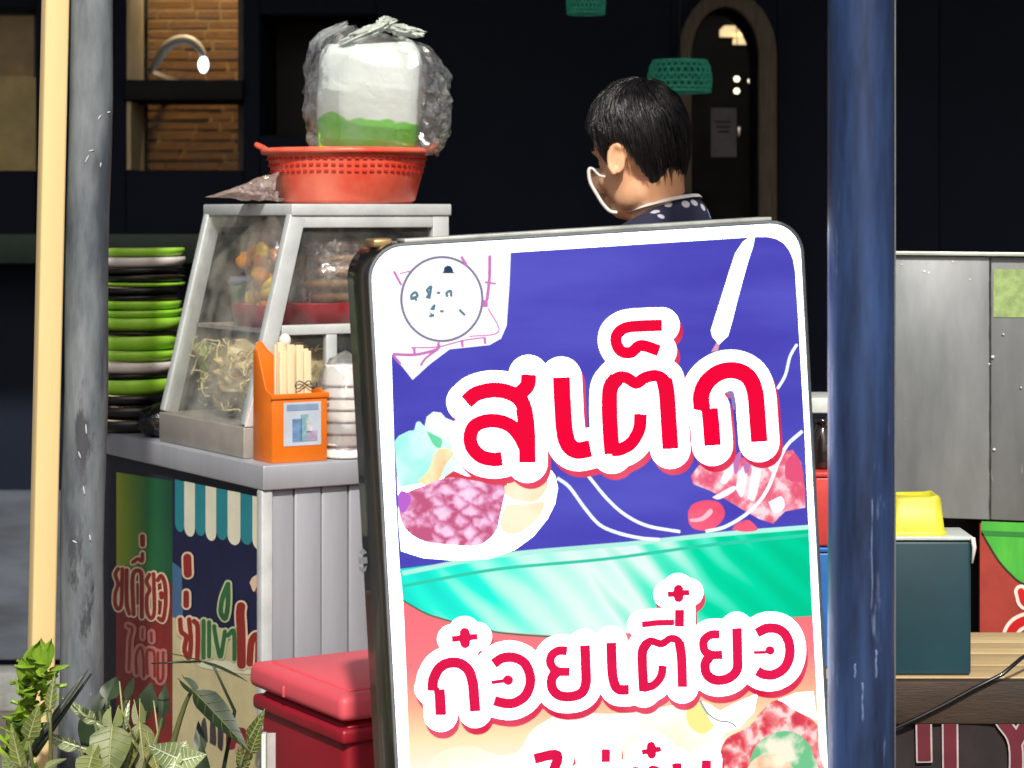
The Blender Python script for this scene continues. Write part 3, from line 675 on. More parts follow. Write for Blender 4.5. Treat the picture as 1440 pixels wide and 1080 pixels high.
# lettering
ra = lambda L_: [(620 + x / 4.154, 420 + y / 4.154) for x, y in L_]
rb = lambda L_: [(830 + x / 4.154, 420 + y / 4.154) for x, y in L_]
rc = lambda L_: [(580 + x / 5.143, 850 + y / 5.143) for x, y in L_]
rd = lambda L_: [(840 + x / 4.0, 810 + y / 4.0) for x, y in L_]
line1 = [
    [(ra([(143, 602), (200, 555), (290, 533), (380, 542), (450, 580), (485, 650), (494, 760), (500, 955)]), 11), (ra([(480, 640), (496, 760), (500, 955)]), 12), (ra([(352, 932), (300, 937), (230, 920), (180, 870), (166, 810), (185, 750), (240, 718), (320, 712), (400, 740), (455, 800), (485, 860)]), 10.2), (ra([(507, 442), (500, 505), (450, 560)]), 11)],
    [(ra([(698, 458), (704, 600), (716, 770), (740, 850), (790, 885), (868, 872)]), 12.3)],
    [(rb([(287, 672), (280, 760), (235, 840), (170, 878), (120, 882)]), 9.3), (rb([(122, 905), (112, 780), (106, 640), (112, 520), (150, 465)]), 11.3), (rb([(112, 520), (150, 462), (205, 460), (262, 492), (310, 462), (375, 448), (430, 480), (448, 560)]), 8.6), (rb([(425, 470), (442, 560), (452, 720), (462, 875)]), 11.6)],
    [(rb([(413, 154), (300, 158), (205, 168), (152, 205), (146, 260), (178, 308), (235, 312), (290, 272), (396, 303)]), 8.4)],
    [(rb([(708, 856), (700, 740), (690, 640)]), 12), (rb([(598, 622), (690, 640)]), 6), (rb([(645, 640), (642, 560), (680, 480), (760, 425), (850, 420), (920, 460), (955, 540), (968, 660), (980, 834)]), 12)],
]
line2 = [
    [(rc([(278, 246), (465, 228)]), 4.6), (rc([(372, 200), (374, 276)]), 7.5, False)],
    [(rc([(200, 795), (194, 680), (188, 610)]), 8), (rc([(105, 605), (188, 610)]), 3), (rc([(140, 612), (145, 540), (185, 460), (250, 420), (330, 420), (395, 465), (428, 550), (440, 660), (448, 768)]), 7.8)],
    [(rc([(580, 425), (640, 385), (720, 378), (800, 415), (842, 500), (842, 585), (800, 665), (720, 710), (640, 706), (585, 690)]), 7.4)],
    [(rc([(565, 560), (650, 548)]), 3), (rc([(684, 541), (686, 543)]), 7.4, False)],
    [(rc([(1112, 332), (1050, 330), (1000, 365), (992, 425), (1040, 478), (1132, 482)]), 6.6), (rc([(1040, 478), (1002, 530), (1006, 605), (1060, 655), (1150, 660), (1220, 630), (1248, 560), (1246, 430), (1240, 290)]), 7.4)],
    [(rd([(72, 370), (76, 500), (84, 580), (110, 632), (172, 636)]), 7.4)],
    [(rd([(362, 500), (352, 560), (310, 610), (248, 628)]), 6.2), (rd([(256, 645), (248, 520), (248, 420), (275, 372)]), 7.2), (rd([(250, 400), (290, 362), (355, 378), (405, 348), (450, 362), (464, 410)]), 5.6), (rd([(455, 370), (468, 460), (472, 622)]), 7.2)],
    [(rd([(244, 270), (330, 260), (425, 258)]), 4.6), (rd([(456, 282), (456, 186)]), 6.8)],
    [(rd([(390, 101), (512, 89)]), 4.2), (rd([(450, 72), (451, 118)]), 7, False)],
    [(rd([(682, 326), (630, 328), (592, 362), (598, 418), (640, 440), (698, 440)]), 6.4), (rd([(632, 440), (600, 490), (610, 550), (660, 582), (730, 572), (778, 525), (782, 440), (778, 290)]), 7.2)],
    [(rd([(890, 318), (950, 290), (1020, 300), (1064, 350), (1076, 430), (1050, 508), (990, 550), (930, 550), (892, 530)]), 7.2)],
    [(rd([(872, 427), (940, 426)]), 2.6), (rd([(962, 414), (966, 416)]), 6.4, False)],
]
line3 = [
    [([(750, 1066), (782, 1061), (774, 1090), (762, 1120), (764, 1180)], 7.5)],
    [([(850.5, 1052), (850.5, 1071)], 6.5)],
    [([(812, 1180), (810, 1120), (822, 1092), (845, 1088), (862, 1104), (866, 1180)], 7.5)],
    [([(901, 1057), (928, 1052)], 4), ([(914, 1048), (915, 1060)], 6.5, False)],
    [([(905, 1150), (892, 1170), (880, 1176), (878, 1105), (890, 1084), (906, 1090), (918, 1082), (932, 1100), (936, 1178)], 7)],
    [([(950, 1072), (952, 1110), (954, 1176), (985, 1150), (992, 1068)], 7)],
]
m_red1 = PRINT('backlit letter red', (255, 0, 60), 1.0, (240, 10, 58), scale=20)
m_red2 = PRINT('backlit letter rose', (240, 30, 84), 1.0, (228, 24, 76), scale=20)
m_sh = PRINT('letter shadow print', (226, 28, 70), 1.0, (240, 92, 116), scale=10)
al1 = [s for l in line1 for s in l]; al2 = [s for l in line2 for s in l]; al3 = [s for l in line3 for s in l]
for al, ex, so, lay in ((al1, 16.5, (5, 9), 6), (al2, 15.5, (3, 10), 6), (al3, 15, (3, 9), 6)):
    strokes('letter_shadow', al, m_sh, lay, ex, so, butt=False, step=2.0)
    strokes('letter_outline', al, m_white_p, lay + 1, ex, butt=False, step=1.5)
for ln, mt in ((line1, m_red1), (line2, m_red2), (line3, m_red2)):
    for gph in ln: strokes('letter', gph, mt, 8.2, 0, step=.8)
# gap of blue inside the last letter of the top word
art('letter_gap', rb([(780, 545), (810, 538), (835, 560), (850, 645), (825, 640), (815, 580)]), PRINT('mauve gap', (150, 130, 190)), 8, True)
# maker's mark on the black side
sideP = sl_(-.004, 0) - sN * .01; sideN = -ux
m_mark = M('white maker mark', (225, 230, 240), .5)
for pts in ([(511, 770), (506, 777), (511, 781), (517, 777)], [(505, 784), (517, 783), (518, 792), (505, 793)], [(506, 796), (512, 799), (517, 795), (516, 802), (511, 806), (506, 802)]):
    MB().poly([[pxp(x, y, sideP, sideN) + sideN * .001 for x, y in pts]]).build('maker_mark', m_mark, sg)
# stand
for a in (.07, SW - .07):
    b = sl_(a, SH + .004) - sN * .08; MB().bar(V((b.x, b.y, .02)), b, .03, .03).build('leg', m_case, sg)
    MB().box(V((b.x, b.y, .012)), (.02, .22, .012), (sT, sN, V((0, 0, 1)))).build('foot', m_case, sg, bevel=.004)
# ================================================================== FOOD CART
E1 = V((-.525, .851, 0)).normalized(); E2 = V((.851, .525, 0)).normalized(); EZ = V((0, 0, 1))
C0 = V(((370 - CX) / FPX * 4.4, 4.4, 0))
def ct(u, v, z): return C0 + E1 * u + E2 * v + EZ * z
AX = (E1, E2, EZ)
ZC = .919
cart = thing('food_cart', ct(.45, .27, 0), 'aluminium food cart with printed banner front and sloping glass case', 'food cart')
m_al = M('dull aluminium sheet', (180, 184, 192), .42, metal=.35, var=.1, scale=8, stretch=(1, 1, .15), bump=.03)
m_alw = M('white painted frame', (206, 212, 212), .45, metal=.1, var=.1, scale=15)
m_tray = M('steel tray', (176, 170, 162), .5, metal=.3, var=.12, scale=10)
CL, CD = .98, .56
MB().box(ct(CL / 2, CD / 2, ZC - .024), (CL / 2, CD / 2, .024), AX).build('counter', m_al, cart, bevel=.003)
MB().box(ct(CL / 2, CD / 2, .47), (CL / 2 - .03, CD / 2 - .03, .40), AX).build('cabinet', M('dark cabinet core', (60, 62, 66), .7), cart)
# ribbed side facing the camera: upright aluminium strips
n = 9; wv = (CD - .03) / n
for i in range(n):
    MB().box(ct(.0225, .015 + wv * (i + .5), .47), (.006 + .0015 * (i % 2), wv / 2 - .0012, .40), AX).build('side_panel', m_al, cart, bevel=.003)
MB().box(ct(.018, .012, .47), (.012, .012, .4005), AX).build('corner_post', m_alw, cart, bevel=.003)
MB().box(ct(CL - .012, .014, .47), (.012, .012, .4005), AX).build('corner_post', m_tray, cart, bevel=.003)
for u in (.08, CL - .08):
    for v in (.08, CD - .08):
        MB().tube([ct(u, v - .012, .04), ct(u, v + .012, .04)], .04, 20).build('caster_wheel', m_case, cart, smooth=True)
        MB().box(ct(u, v, .075), (.012, .02, .012), AX).build('caster_fork', m_tray, cart)
# banner front (faces left): mapped from the picture onto the real front plane
FP = ct(0, .012, 0); FN = -E2
def fp(x, y, k=0): return pxp(x, y, FP, FN) + FN * (.0006 * k)
def far_u(x):                    # u of a picture column on the front plane
    return (pxp(x, 700, FP, FN) - C0).dot(E1)
fboard = MB().box(ct(CL / 2, .022, .47), (CL / 2 - .025, .0095, .398), AX).build('front_board', M('dark board', (30, 34, 48), .6), cart)
def bp_(name, pts, mat, k, sm=False, lab=None):
    if sm: pts = crom(list(pts) + [pts[0]], 4)[:-1]
    return MB().poly([[fp(x, y, k) for x, y in pts]]).build(name, mat, fboard, recalc=False)
def bs_(name, st, mat, k, extra=0, step=.5):
    return fill(contours(st, extra, step, butt=False), lambda x, y: fp(x, y, k)).build(name, mat, fboard, recalc=False)
def vinyl(name, col, **kw): return M(name, col, .45, var=kw.pop('var', .06), scale=kw.pop('scale', 14), spec=.4, **kw)
def vgrad(name, stops, a, b):
    m = bpy.data.materials.new(name); m.use_nodes = True; t = m.node_tree; bs = t.nodes['Principled BSDF']; L = t.links
    bs.inputs['Roughness'].default_value = .45
    tc = t.nodes.new('ShaderNodeTexCoord'); d = t.nodes.new('ShaderNodeVectorMath'); d.operation = 'DOT_PRODUCT'; d.inputs[1].default_value = E1
    L.new(tc.outputs['Object'], d.inputs[0]); nz = t.nodes.new('ShaderNodeTexNoise'); nz.inputs['Scale'].default_value = 6; L.new(tc.outputs['Object'], nz.inputs[0])
    mr = t.nodes.new('ShaderNodeMapRange'); mr.inputs[1].default_value = a; mr.inputs[2].default_value = b; L.new(d.outputs['Value'], mr.inputs[0])
    ad = t.nodes.new('ShaderNodeMath'); ad.operation = 'MULTIPLY_ADD'; ad.inputs[1].default_value = .3; L.new(nz.outputs[0], ad.inputs[0])
    sb = t.nodes.new('ShaderNodeMath'); sb.operation = 'SUBTRACT'; sb.inputs[1].default_value = .15; L.new(mr.outputs[0], sb.inputs[0]); L.new(sb.outputs[0], ad.inputs[2])
    r = t.nodes.new('ShaderNodeValToRGB'); cr = r.color_ramp
    while len(cr.elements) < len(stops): cr.elements.new(.5)
    for e, (p, c) in zip(cr.elements, stops): e.position = p; e.color = (*lin(c), 1)
    L.new(ad.outputs[0], r.inputs[0]); L.new(r.outputs[0], bs.inputs['Base Color'])
    return m
ub = (ORG[cart.name] - C0).dot(E1)
m_gv = vgrad('green leaf vinyl', [(0, (18, 70, 50)), (.45, (30, 112, 62)), (.8, (120, 150, 40)), (1, (150, 165, 44))], far_u(245) - ub, far_u(165) - ub)
bp_('banner_green', [(164, 664), (243, 676), (243, 900), (164, 860)], m_gv, 1)
bp_('banner_red', [(164, 800), (200, 812), (243, 820), (243, 1110), (164, 1080)], vinyl('maroon vinyl', (140, 40, 38), var=.15), 2)
bp_('banner_navy', [(243, 676), (374, 703), (374, 905), (340, 890), (300, 880), (270, 872), (243, 868)], vinyl('navy vinyl', (22, 30, 72), var=.2), 1)
bp_('banner_cream', [(243, 868), (270, 872), (300, 880), (340, 890), (374, 905), (374, 1160), (243, 1110)], vinyl('cream vinyl', (208, 196, 150), var=.08), 1.2)
bp_('banner_sky', [(243, 790), (256, 800), (258, 868), (243, 868)], vinyl('lighter blue vinyl', (70, 110, 150)), 1.5)  # lighter blue patch beside the navy field
m_str = (vinyl('teal stripe vinyl', (40, 140, 152)), vinyl('cream stripe vinyl', (238, 236, 212)))
edges = [247, 260, 275, 290, 305, 321, 339, 356, 374]
for i in range(8):
    x0, x1 = edges[i], edges[i + 1]; tp = 674 + (x0 - 247) * .21; bt = 748 + (x0 - 247) * .195 - (4 if i % 2 == 0 else 0); w2 = (x1 - x0) / 2
    pts = [(x0, tp), (x1, tp + 3)] + [(x0 + w2 + w2 * math.cos(a), bt - 8 + 12 * math.sin(a) + 2 * math.cos(a)) for a in [math.pi * k / 8 for k in range(9)]]
    bp_('awning_stripe', pts, m_str[i % 2], 2.5)
bz = lambda L_: [(140 + x / 5.4, 760 + y / 5.4) for x, y in L_]
w1 = [[(bz([(150, 215), (128, 260), (150, 330), (128, 400), (128, 480), (150, 520), (176, 470), (182, 215)]), 2.4)],
      [(bz([(215, 225), (215, 470), (235, 555)]), 2.6)],
      [(bz([(268, 560), (262, 440), (258, 300), (275, 235), (318, 235), (330, 300), (330, 580)]), 2.6), (bz([(298, 330), (298, 480)]), 1.6)],
      [(bz([(262, 165), (300, 140), (332, 155), (335, 100)]), 2.3)], [(bz([(335, -30), (336, 30)]), 3.2)],
      [(bz([(388, 258), (366, 310), (390, 370), (368, 430), (372, 540), (400, 590), (426, 530), (420, 252)]), 2.4)],
      [(bz([(452, 300), (480, 268), (508, 340), (512, 480), (492, 600), (460, 590)]), 2.6), (bz([(478, 400), (480, 430)]), 3)]]
w2_ = [[(bz([(222, 645), (258, 670), (240, 760), (232, 980)]), 3)], [(bz([(290, 1010), (285, 880), (318, 810), (342, 880), (346, 1030)]), 3)], [(bz([(335, 670), (335, 740)]), 2)],
       [(bz([(372, 1010), (368, 850), (400, 830), (425, 860), (428, 1030)]), 3)], [(bz([(402, 700), (404, 760)]), 3)], [(bz([(452, 850), (454, 1050), (490, 1040), (492, 850)]), 3)]]
w3 = [[(bz([(676, 130), (680, 250)]), 5.2)], [(bz([(668, 400), (668, 490)]), 3.6)],
      [(bz([(622, 600), (630, 690), (668, 730), (655, 830), (690, 890), (704, 760), (690, 600)]), 3)], [(bz([(728, 612), (756, 660), (752, 900)]), 3)]]
w4 = [[(bz([(800, 610), (800, 890)]), 2.6)], [(bz([(842, 620), (842, 880)]), 2.6)], [(bz([(880, 650), (900, 780), (930, 880), (962, 690)]), 2.6)], [(bz([(985, 720), (1030, 690), (1034, 900)]), 2.6)], [(bz([(985, 330), (945, 430), (930, 540), (965, 590), (985, 480), (985, 330)]), 3)]]
w5 = [[(bz([(1088, 940), (1086, 700), (1078, 560), (1084, 500)]), 5.5)], [(bz([(1150, 930), (1165, 760), (1215, 730), (1215, 920)]), 4.2)]]
m_cl = vinyl('cream letter edge', (240, 210, 178)); m_rl = vinyl('red letter vinyl', (150, 42, 34), var=.12); m_gl2 = vinyl('green letter vinyl', (52, 112, 62), var=.15)
m_pl = vinyl('faded pink letter', (196, 128, 122), var=.1); m_ce = vinyl('pale green letter edge', (196, 206, 160))
for wd, edge, fcol, k, ex in ((w1, m_cl, m_rl, 4, 1.5), (w2_, m_pl, m_rl, 4, 1.6), (w3, m_cl, m_rl, 4, 2.2), (w4, m_ce, m_gl2, 4, 1.8), (w5, m_cl, m_rl, 4, 2.2)):
    bs_('letter_edge', [s for g_ in wd for s in g_], edge, k, ex + 1.1)
    for g_ in wd: bs_('letter', [(p, max(r * .62, 1.0)) if wd is w2_ else (p, r * 1.12) for p, r in g_], fcol, k + 1)
bp_('banner_fruit', bz([(1150, 300), (1200, 255), (1262, 250), (1262, 470), (1220, 440), (1185, 390)]), vinyl('fruit red vinyl', (150, 24, 36)), 3, False)
bp_('banner_fruit', bz([(1148, 320), (1170, 280), (1215, 258), (1215, 300), (1195, 370), (1175, 385)]), m_cl, 4, True)
bp_('banner_flourish', [(275, 934), (300, 928), (330, 931), (355, 940), (352, 948), (320, 944), (290, 940)], vinyl('pale flourish', (226, 226, 196)), 2.5, True)
m_dk = vinyl('dark small letter', (70, 64, 66), var=.2)
for q in ([(286, 1040), (284, 1018), (290, 1010), (293, 1042)], [(296, 1044), (297, 1012), (303, 1012), (305, 1046)], [(307, 1050), (308, 1016), (315, 1018), (314, 1054)]):
    bp_('small_letter', q, m_dk, 3, True)
for q in ([(319, 1024), (330, 1020), (334, 1048), (320, 1052)], [(336, 1022), (348, 1028), (356, 1062), (344, 1066), (334, 1056)]):
    bp_('small_letter', q, vinyl('small red letter', (150, 36, 44), var=.2), 3, True)
bp_('small_letter', [(333, 1046), (338, 1042), (342, 1054), (337, 1062), (332, 1056)], vinyl('pale centre', (214, 150, 150)), 4, True)
# glass case --------------------------------------------------------------
u0, u1 = .13, .55; vb0, vt0, v1 = .02, .127, .485; zb, zt = ZC, 1.419; zg = ZC + .062
MB().box(ct((u0 + u1) / 2, (vb0 + v1) / 2, zb + .031), ((u1 - u0) / 2, (v1 - vb0) / 2, .031), AX).build('case_base', m_tray, cart, bevel=.003)
MB().box(ct((u0 + u1) / 2, (vt0 + v1) / 2, zt - .012), ((u1 - u0) / 2 + .004, (v1 - vt0) / 2 + .004, .012), AX).build('case_top', m_alw, cart, bevel=.003)
def vs_(z): return vb0 + (vt0 - vb0) * (z - zg) / (zt - zg)
for u in (u0 + .011, u1 - .011):
    MB().bar(ct(u, vs_(zg) + .018, zg), ct(u, vs_(zt - .024) + .018, zt - .024), .022, .034, E2).build('front_post', m_alw, cart, bevel=.002)
    MB().box(ct(u, v1 - .019, (zg + zt - .024) / 2), (.011, .019, (zt - .024 - zg) / 2), AX).build('rear_post', m_alw, cart, bevel=.002)
    MB().box(ct(u, (vt0 + v1) / 2, zt - .036), (.0105, (v1 - vt0) / 2 - .01, .012), AX).build('top_rail', m_alw, cart, bevel=.002)
zs_ = 1.168
MB().box(ct(u0 + .011, (vs_(zs_) + v1) / 2 + .008, zs_), (.010, (v1 - vs_(zs_)) / 2 - .03, .010), AX).build('middle_rail', m_alw, cart, bevel=.002)
MB().box(ct(u0 + .011, .215, (zg + zs_) / 2), (.009, .012, (zs_ - zg) / 2 - .01), AX).build('door_stile', m_alw, cart, bevel=.002)
MB().box(ct((u0 + u1) / 2, (vs_(zs_) + v1) / 2 + .01, zs_ - .004), ((u1 - u0) / 2 - .023, (v1 - vs_(zs_)) / 2 - .02, .004), AX).build('shelf', m_tray, cart)
m_pane = FILM('dusty case glass', (236, 234, 220), clear=.87, gloss=.06, rough=.08, fres=.15)
MB().hexa([ct(u0 + .02, vs_(zg) + .004, zg), ct(u1 - .02, vs_(zg) + .004, zg), ct(u1 - .02, vs_(zg) + .007, zg), ct(u0 + .02, vs_(zg) + .007, zg)],
          [ct(u0 + .02, vs_(zt - .024) + .004, zt - .024), ct(u1 - .02, vs_(zt - .024) + .004, zt - .024), ct(u1 - .02, vs_(zt - .024) + .007, zt - .024), ct(u0 + .02, vs_(zt - .024) + .007, zt - .024)]).build('front_glass', m_pane, cart)
m_pane2 = FILM('side glass', (205, 210, 210), clear=.97, gloss=.08, rough=.05)
MB().poly([[ct(u0 + .011, vs_(zg) + .03, zg), ct(u0 + .011, v1 - .03, zg), ct(u0 + .011, v1 - .03, zt - .04), ct(u0 + .011, vs_(zt - .04) + .03, zt - .04)]]).build('side_glass', m_pane2, cart)
MB().poly([[ct(u1 - .011, vs_(zg) + .03, zg), ct(u1 - .011, v1 - .03, zg), ct(u1 - .011, v1 - .03, zt - .04), ct(u1 - .011, vs_(zt - .04) + .03, zt - .04)]]).build('side_glass', m_pane, cart)
MB().box(ct((u0 + u1) / 2, v1 - .030, (zg + zt) / 2 - .02), ((u1 - u0) / 2 - .024, .003, (zt - zg) / 2 - .025), AX).build('bounce_panel', M('grey bounce panel', (128, 130, 122), .7, var=.2, scale=5), cart)  # panel added at the back to bounce light onto the food
# printed panel leaning inside the near post (white wedge)
MB().hexa([ct(u0 + .004, vb0 + .002, zg), ct(u0 + .004, vb0 + .05, zg), ct(u0 - .002, vb0 + .05, zg), ct(u0 - .002, vb0 + .002, zg)],
          [ct(u0 + .004, vs_(1.12) + .012, 1.12), ct(u0 + .004, vs_(1.12) + .03, 1.12), ct(u0 - .002, vs_(1.12) + .03, 1.12), ct(u0 - .002, vs_(1.12) + .012, 1.12)]).build('corner_wedge', M('milky plastic', (226, 218, 214), .5), cart, bevel=.002)
# ---- food inside the case
def crumple(c, r, seed, amp=.18, nu=28, nv=18, flat=None, fr=3.0, ax=AX, top=None):
    """bag-like closed lump: ellipsoid with folded, creased surface"""
    c = V(c); mb = MB(); off = V((seed * 7.3, seed * 1.7, 0))
    def f(u, v):
        th = math.pi * v; ph = 2 * math.pi * u
        d = V((math.sin(th) * math.cos(ph), math.sin(th) * math.sin(ph), math.cos(th)))
        k = 1 + amp * noise.noise(d * fr + off) + amp * .6 * abs(noise.noise(d * fr * 2.2 + off))
        if top and d.z > 0: k *= 1 - top * d.z * (1 - .6 * abs(math.cos(ph)))
        p = V((d.x * r[0], d.y * r[1], d.z * r[2])) * k
        if flat is not None: p.z = max(p.z, -flat)
        return c + ax[0] * p.x + ax[1] * p.y + ax[2] * p.z
    mb.grid(f, nu, nv, closed=True)
    return mb
m_bag = FILM('clear plastic bag', (230, 230, 228), clear=.92, gloss=.5, rough=.16, bump=.5, bscale=45)
m_bagp = FILM('pinkish plastic bag', (244, 190, 160), clear=.92, gloss=.4, rough=.2, bump=.5, bscale=45)
m_bread = M('toasted bread', (206, 170, 116), .85, col2=(168, 124, 72), scale=25, bump=.3)
# red tray with bread stack in a bag on the shelf (near side)
tr = thing('red_tray', ct(.24, .30, zs_), 'red plastic tray of bread on the upper shelf of the case', 'tray')
m_rt = M('red tray plastic', (196, 34, 52), .4, var=.1)
def tray(parent, c, hu, hv, h, mat):
    mb = MB()
    prof = [(1.0, 1.0), (.94, .98), (.82, .12), (0.001, .1)]
    out = [(.84, 0), (1.0, .96), (1.0, 1.0)]
    R = rounded(2, 2, .45, 5)
    rows = [(.001, 0)] + out + prof[1:]
    def f(i, k): r, z = rows[i]; a, b = R[k % len(R)]; return c + E1 * ((a - 1) * hu * r) + E2 * ((b - 1) * hv * r) + EZ * (h * z)
    k0 = len(R); vs = [f(i, k) for i in range(len(rows)) for k in range(k0)]
    fs = [(i * k0 + k, i * k0 + (k + 1) % k0, (i + 1) * k0 + (k + 1) % k0, (i + 1) * k0 + k) for i in range(len(rows) - 1) for k in range(k0)]
    return mb.add(vs, fs).build('tray_body', mat, parent, smooth=True)
tray(tr, ct(.24, .30, zs_ + .001), .085, .13, .05, m_rt)
MB().add([ct(.155, .27, zs_ + .03), ct(.15, .36, zs_ + .03), ct(.16, .31, zs_ + .085), ct(.2, .31, zs_ + .075)], [(0, 1, 2), (1, 3, 2), (0, 2, 3)]).build('folded_flap', m_rt, tr)
for i in range(6):
    c = ct(.235 + random.uniform(-.006, .006), .285 + random.uniform(-.01, .01), zs_ + .022 + i * .0265 + .012)
    crumple(c, (.06, .068, .0145), 20 + i, .1, 24, 8).build('bread_slice', m_bread, smooth=True, base=c,
        label='flat tan bread round in the red tray, %s of six counted from the bottom' % ('first', 'second', 'third', 'fourth', 'fifth', 'topmost')[i], cat='bread', group='bread rounds stacked in the case')
c = ct(.235, .29, zs_ + .105)
crumple(c, (.078, .095, .12), 5, .16, 32, 22, flat=.088, fr=2.6).build('bread_bag', m_bag, smooth=True, base=c, label='shiny clear plastic bag around the bread stack in the case', cat='plastic bag')
# orange snack bag and red tray (front side)
tr2 = thing('red_tray', ct(.31, .158, zs_), 'red tray below the orange snack bag behind the sloping glass', 'tray')
tray(tr2, ct(.31, .163, zs_ + .001), .085, .06, .045, m_rt)
c = ct(.315, .168, zs_ + .12)
sb_ = thing('snack_bag', c, 'orange tinted bag of yellow snacks behind the sloping case glass', 'snack bag')
crumple(c, (.07, .05, .115), 11, .14, 28, 20, flat=.095, top=.25).build('bag', m_bagp, sb_, smooth=True)
m_chip2 = M('orange crisp', (250, 160, 20), .6, var=.25, scale=40)
for i in range(22):
    cc = c + E1 * random.uniform(-.05, .045) + E2 * random.uniform(-.045, .0) + EZ * (-.08 + .0055 * i)
    crumple(cc, (.022, .016, .018), 30 + i, .35, 10, 7).build('snack_piece', m_chip2 if i % 3 else M('yellow crisp', (255, 226, 60), .5), sb_, smooth=True)
# pale green tub at the far end of the shelf
tb = thing('green_tub', ct(.47, .2, zs_), 'pale green plastic tub at the far end of the case shelf', 'tub')
MB().lathe([(.0, 0), (.04, 0), (.05, .085), (.053, .09), (.047, .088), (.037, .006), (0, .006)], ct(.47, .2, zs_ + .0005), 24).build('tub_body', M('pale mint plastic', (176, 204, 184), .4), tb, smooth=True)
MB().lathe([(.0, .100), (.05, .098), (.055, .09), (.054, .084)], ct(.47, .2, zs_ + .0005), 24).build('lid', M('grey blue lid', (130, 142, 165), .4), tb, smooth=True)
# noodle bag and greens on the lower floor
c = ct(.335, .19, zg + .085)
nb = thing('noodle_bag', c - EZ * .085, 'big bag of yellow noodles low in the glass case', 'noodle bag')
m_nood = M('yellow noodles', (250, 236, 176), .6, var=.2, scale=30)
crumple(c + EZ * .0, (.155, .128, .088), 19, .28, 44, 26, flat=.08, fr=6).build('noodle_heap', M('noodle heap', (255, 246, 204), .6, col2=(236, 204, 130), scale=40, stretch=(1, 1, 3), bump=.15, bscale=60), nb, smooth=True)
nm = MB(); rn = random.Random(5)
for i in range(300):
    p = c + E1 * rn.uniform(-.16, .15) + E2 * rn.uniform(-.125, .02) + EZ * rn.uniform(-.07, .06)
    path = []; d = V((rn.uniform(-1, 1), rn.uniform(-1, 1), rn.uniform(-.6, .9))).normalized()
    for k in range(7):
        path.append(p.copy()); d = (d + V((rn.uniform(-1, 1), rn.uniform(-1, 1), rn.uniform(-1, 1))) * .55).normalized(); p = p + d * .011
        q = p - c
        p = c + E1 * max(-.165, min(.16, q.dot(E1))) + E2 * max(-.135 + max(0, q.z) * .25, min(.07, q.dot(E2))) + EZ * max(-.078, min(.075, q.z))
    nm.tube(path, .0019, 4)
nm.build('noodles', m_nood, nb, smooth=True, kind='stuff')
for i in range(5):
    cc = c + E1 * rn.uniform(-.06, .05) + E2 * rn.uniform(-.12, -.09) + EZ * rn.uniform(-.02, .05)
    crumple(cc, (.018, .012, .008), 60 + i, .4, 10, 7).build('carrot_piece', M('carrot orange', (226, 132, 60), .5), nb, smooth=True)
crumple(c, (.175, .14, .10), 9, .12, 32, 20, flat=.084).build('bag', FILM('yellowed plastic bag', (226, 216, 160), clear=.92, gloss=.45, rough=.16, bump=.5, bscale=40), nb, smooth=True)
m_cab = M('cabbage green', (150, 190, 84), .5, col2=(196, 214, 140), scale=22)
def leaf_sheet(mb, c, d, side, L_, W_, curl, seed):
    d = d.normalized(); side = side.normalized(); nrm = d.cross(side).normalized()
    def f(u, v):
        w_ = math.sin(math.pi * min(1, .12 + v * .95)) ** .7 * W_
        p = c + d * (v * L_) + side * ((u - .5) * w_) + nrm * (curl * v * v * L_ + .14 * W_ * math.sin(u * 9 + seed) * v + .25 * W_ * (u - .5) ** 2)
        return p
    mb.grid(f, 8, 10); return mb
cb = thing('cabbage', ct(.46, .2, zg), 'pale green cabbage leaves behind the lower sloping glass', 'cabbage')
for i in range(9):
    a = i * .7
    d = (E1 * (.28 * math.cos(a) - .02) + E2 * (.3 * math.sin(a)) + EZ * .9)
    s_ = E1 * math.cos(a + 1.57) + E2 * math.sin(a + 1.57)
    leaf_sheet(MB(), ct(.485 + .012 * math.cos(a), .175 + .03 * math.sin(a), zg + .003), d, s_, .155, .095, .10, i).build('leaf', m_cab, cb, smooth=True)
# ---- things standing on the counter ledge
m_or = M('orange plastic', (236, 120, 24), .38, var=.08, scale=9)
hd = thing('chopstick_holder', ct(.065, .085, ZC), 'orange plastic chopstick holder on the cart ledge', 'holder')
hu0, hu1, hv0, hv1 = .022, .108, .03, .148; th = .004
zf, zk = ZC + .132, ZC + .225
MB().box(ct(hu0 + th / 2, (hv0 + hv1) / 2, ZC + .066), (th / 2, (hv1 - hv0) / 2, .066), AX).build('front_wall', m_or, hd, bevel=.0015)
MB().box(ct((hu0 + hu1) / 2, (hv0 + hv1) / 2, ZC + .004), ((hu1 - hu0) / 2 - th, (hv1 - hv0) / 2 - th, .003), AX).build('floor', m_or, hd)
for v, hh in ((hv0, .215), (hv1 - th, .135)):
    pts = [(hu0 + th, 0), (hu1, 0), (hu1, hh), (hu1 - .02, hh), (hu0 + .03, .14), (hu0 + th, .132)]
    MB().poly([[ct(a, v, ZC + b) for a, b in pts]], thick=E2 * th).build('side_wall', m_or, hd, bevel=.001)
pts = [(hv0 + th, .001), (hv1 - th, .001), (hv1 - th, .14), (hv1 - .02, .15), (hv0 + .03, .215), (hv0 + .016, .232), (hv0 + th, .228)]
MB().poly([[ct(hu1 - th, a, ZC + b) for a, b in pts]], thick=E1 * th).build('back_wall', m_or, hd, bevel=.001)
MB().box(ct(hu0 - .0012, (hv0 + hv1) / 2, ZC + .128), (.002, (hv1 - hv0) / 2 + .003, .005), AX).build('rim', m_or, hd, bevel=.001)
stk_ = MB().box(ct(hu0 - .0006, .094, ZC + .074), (.0005, .040, .042), AX).build('sticker', M('pale blue sticker', (196, 208, 222), .4, var=.08), hd)
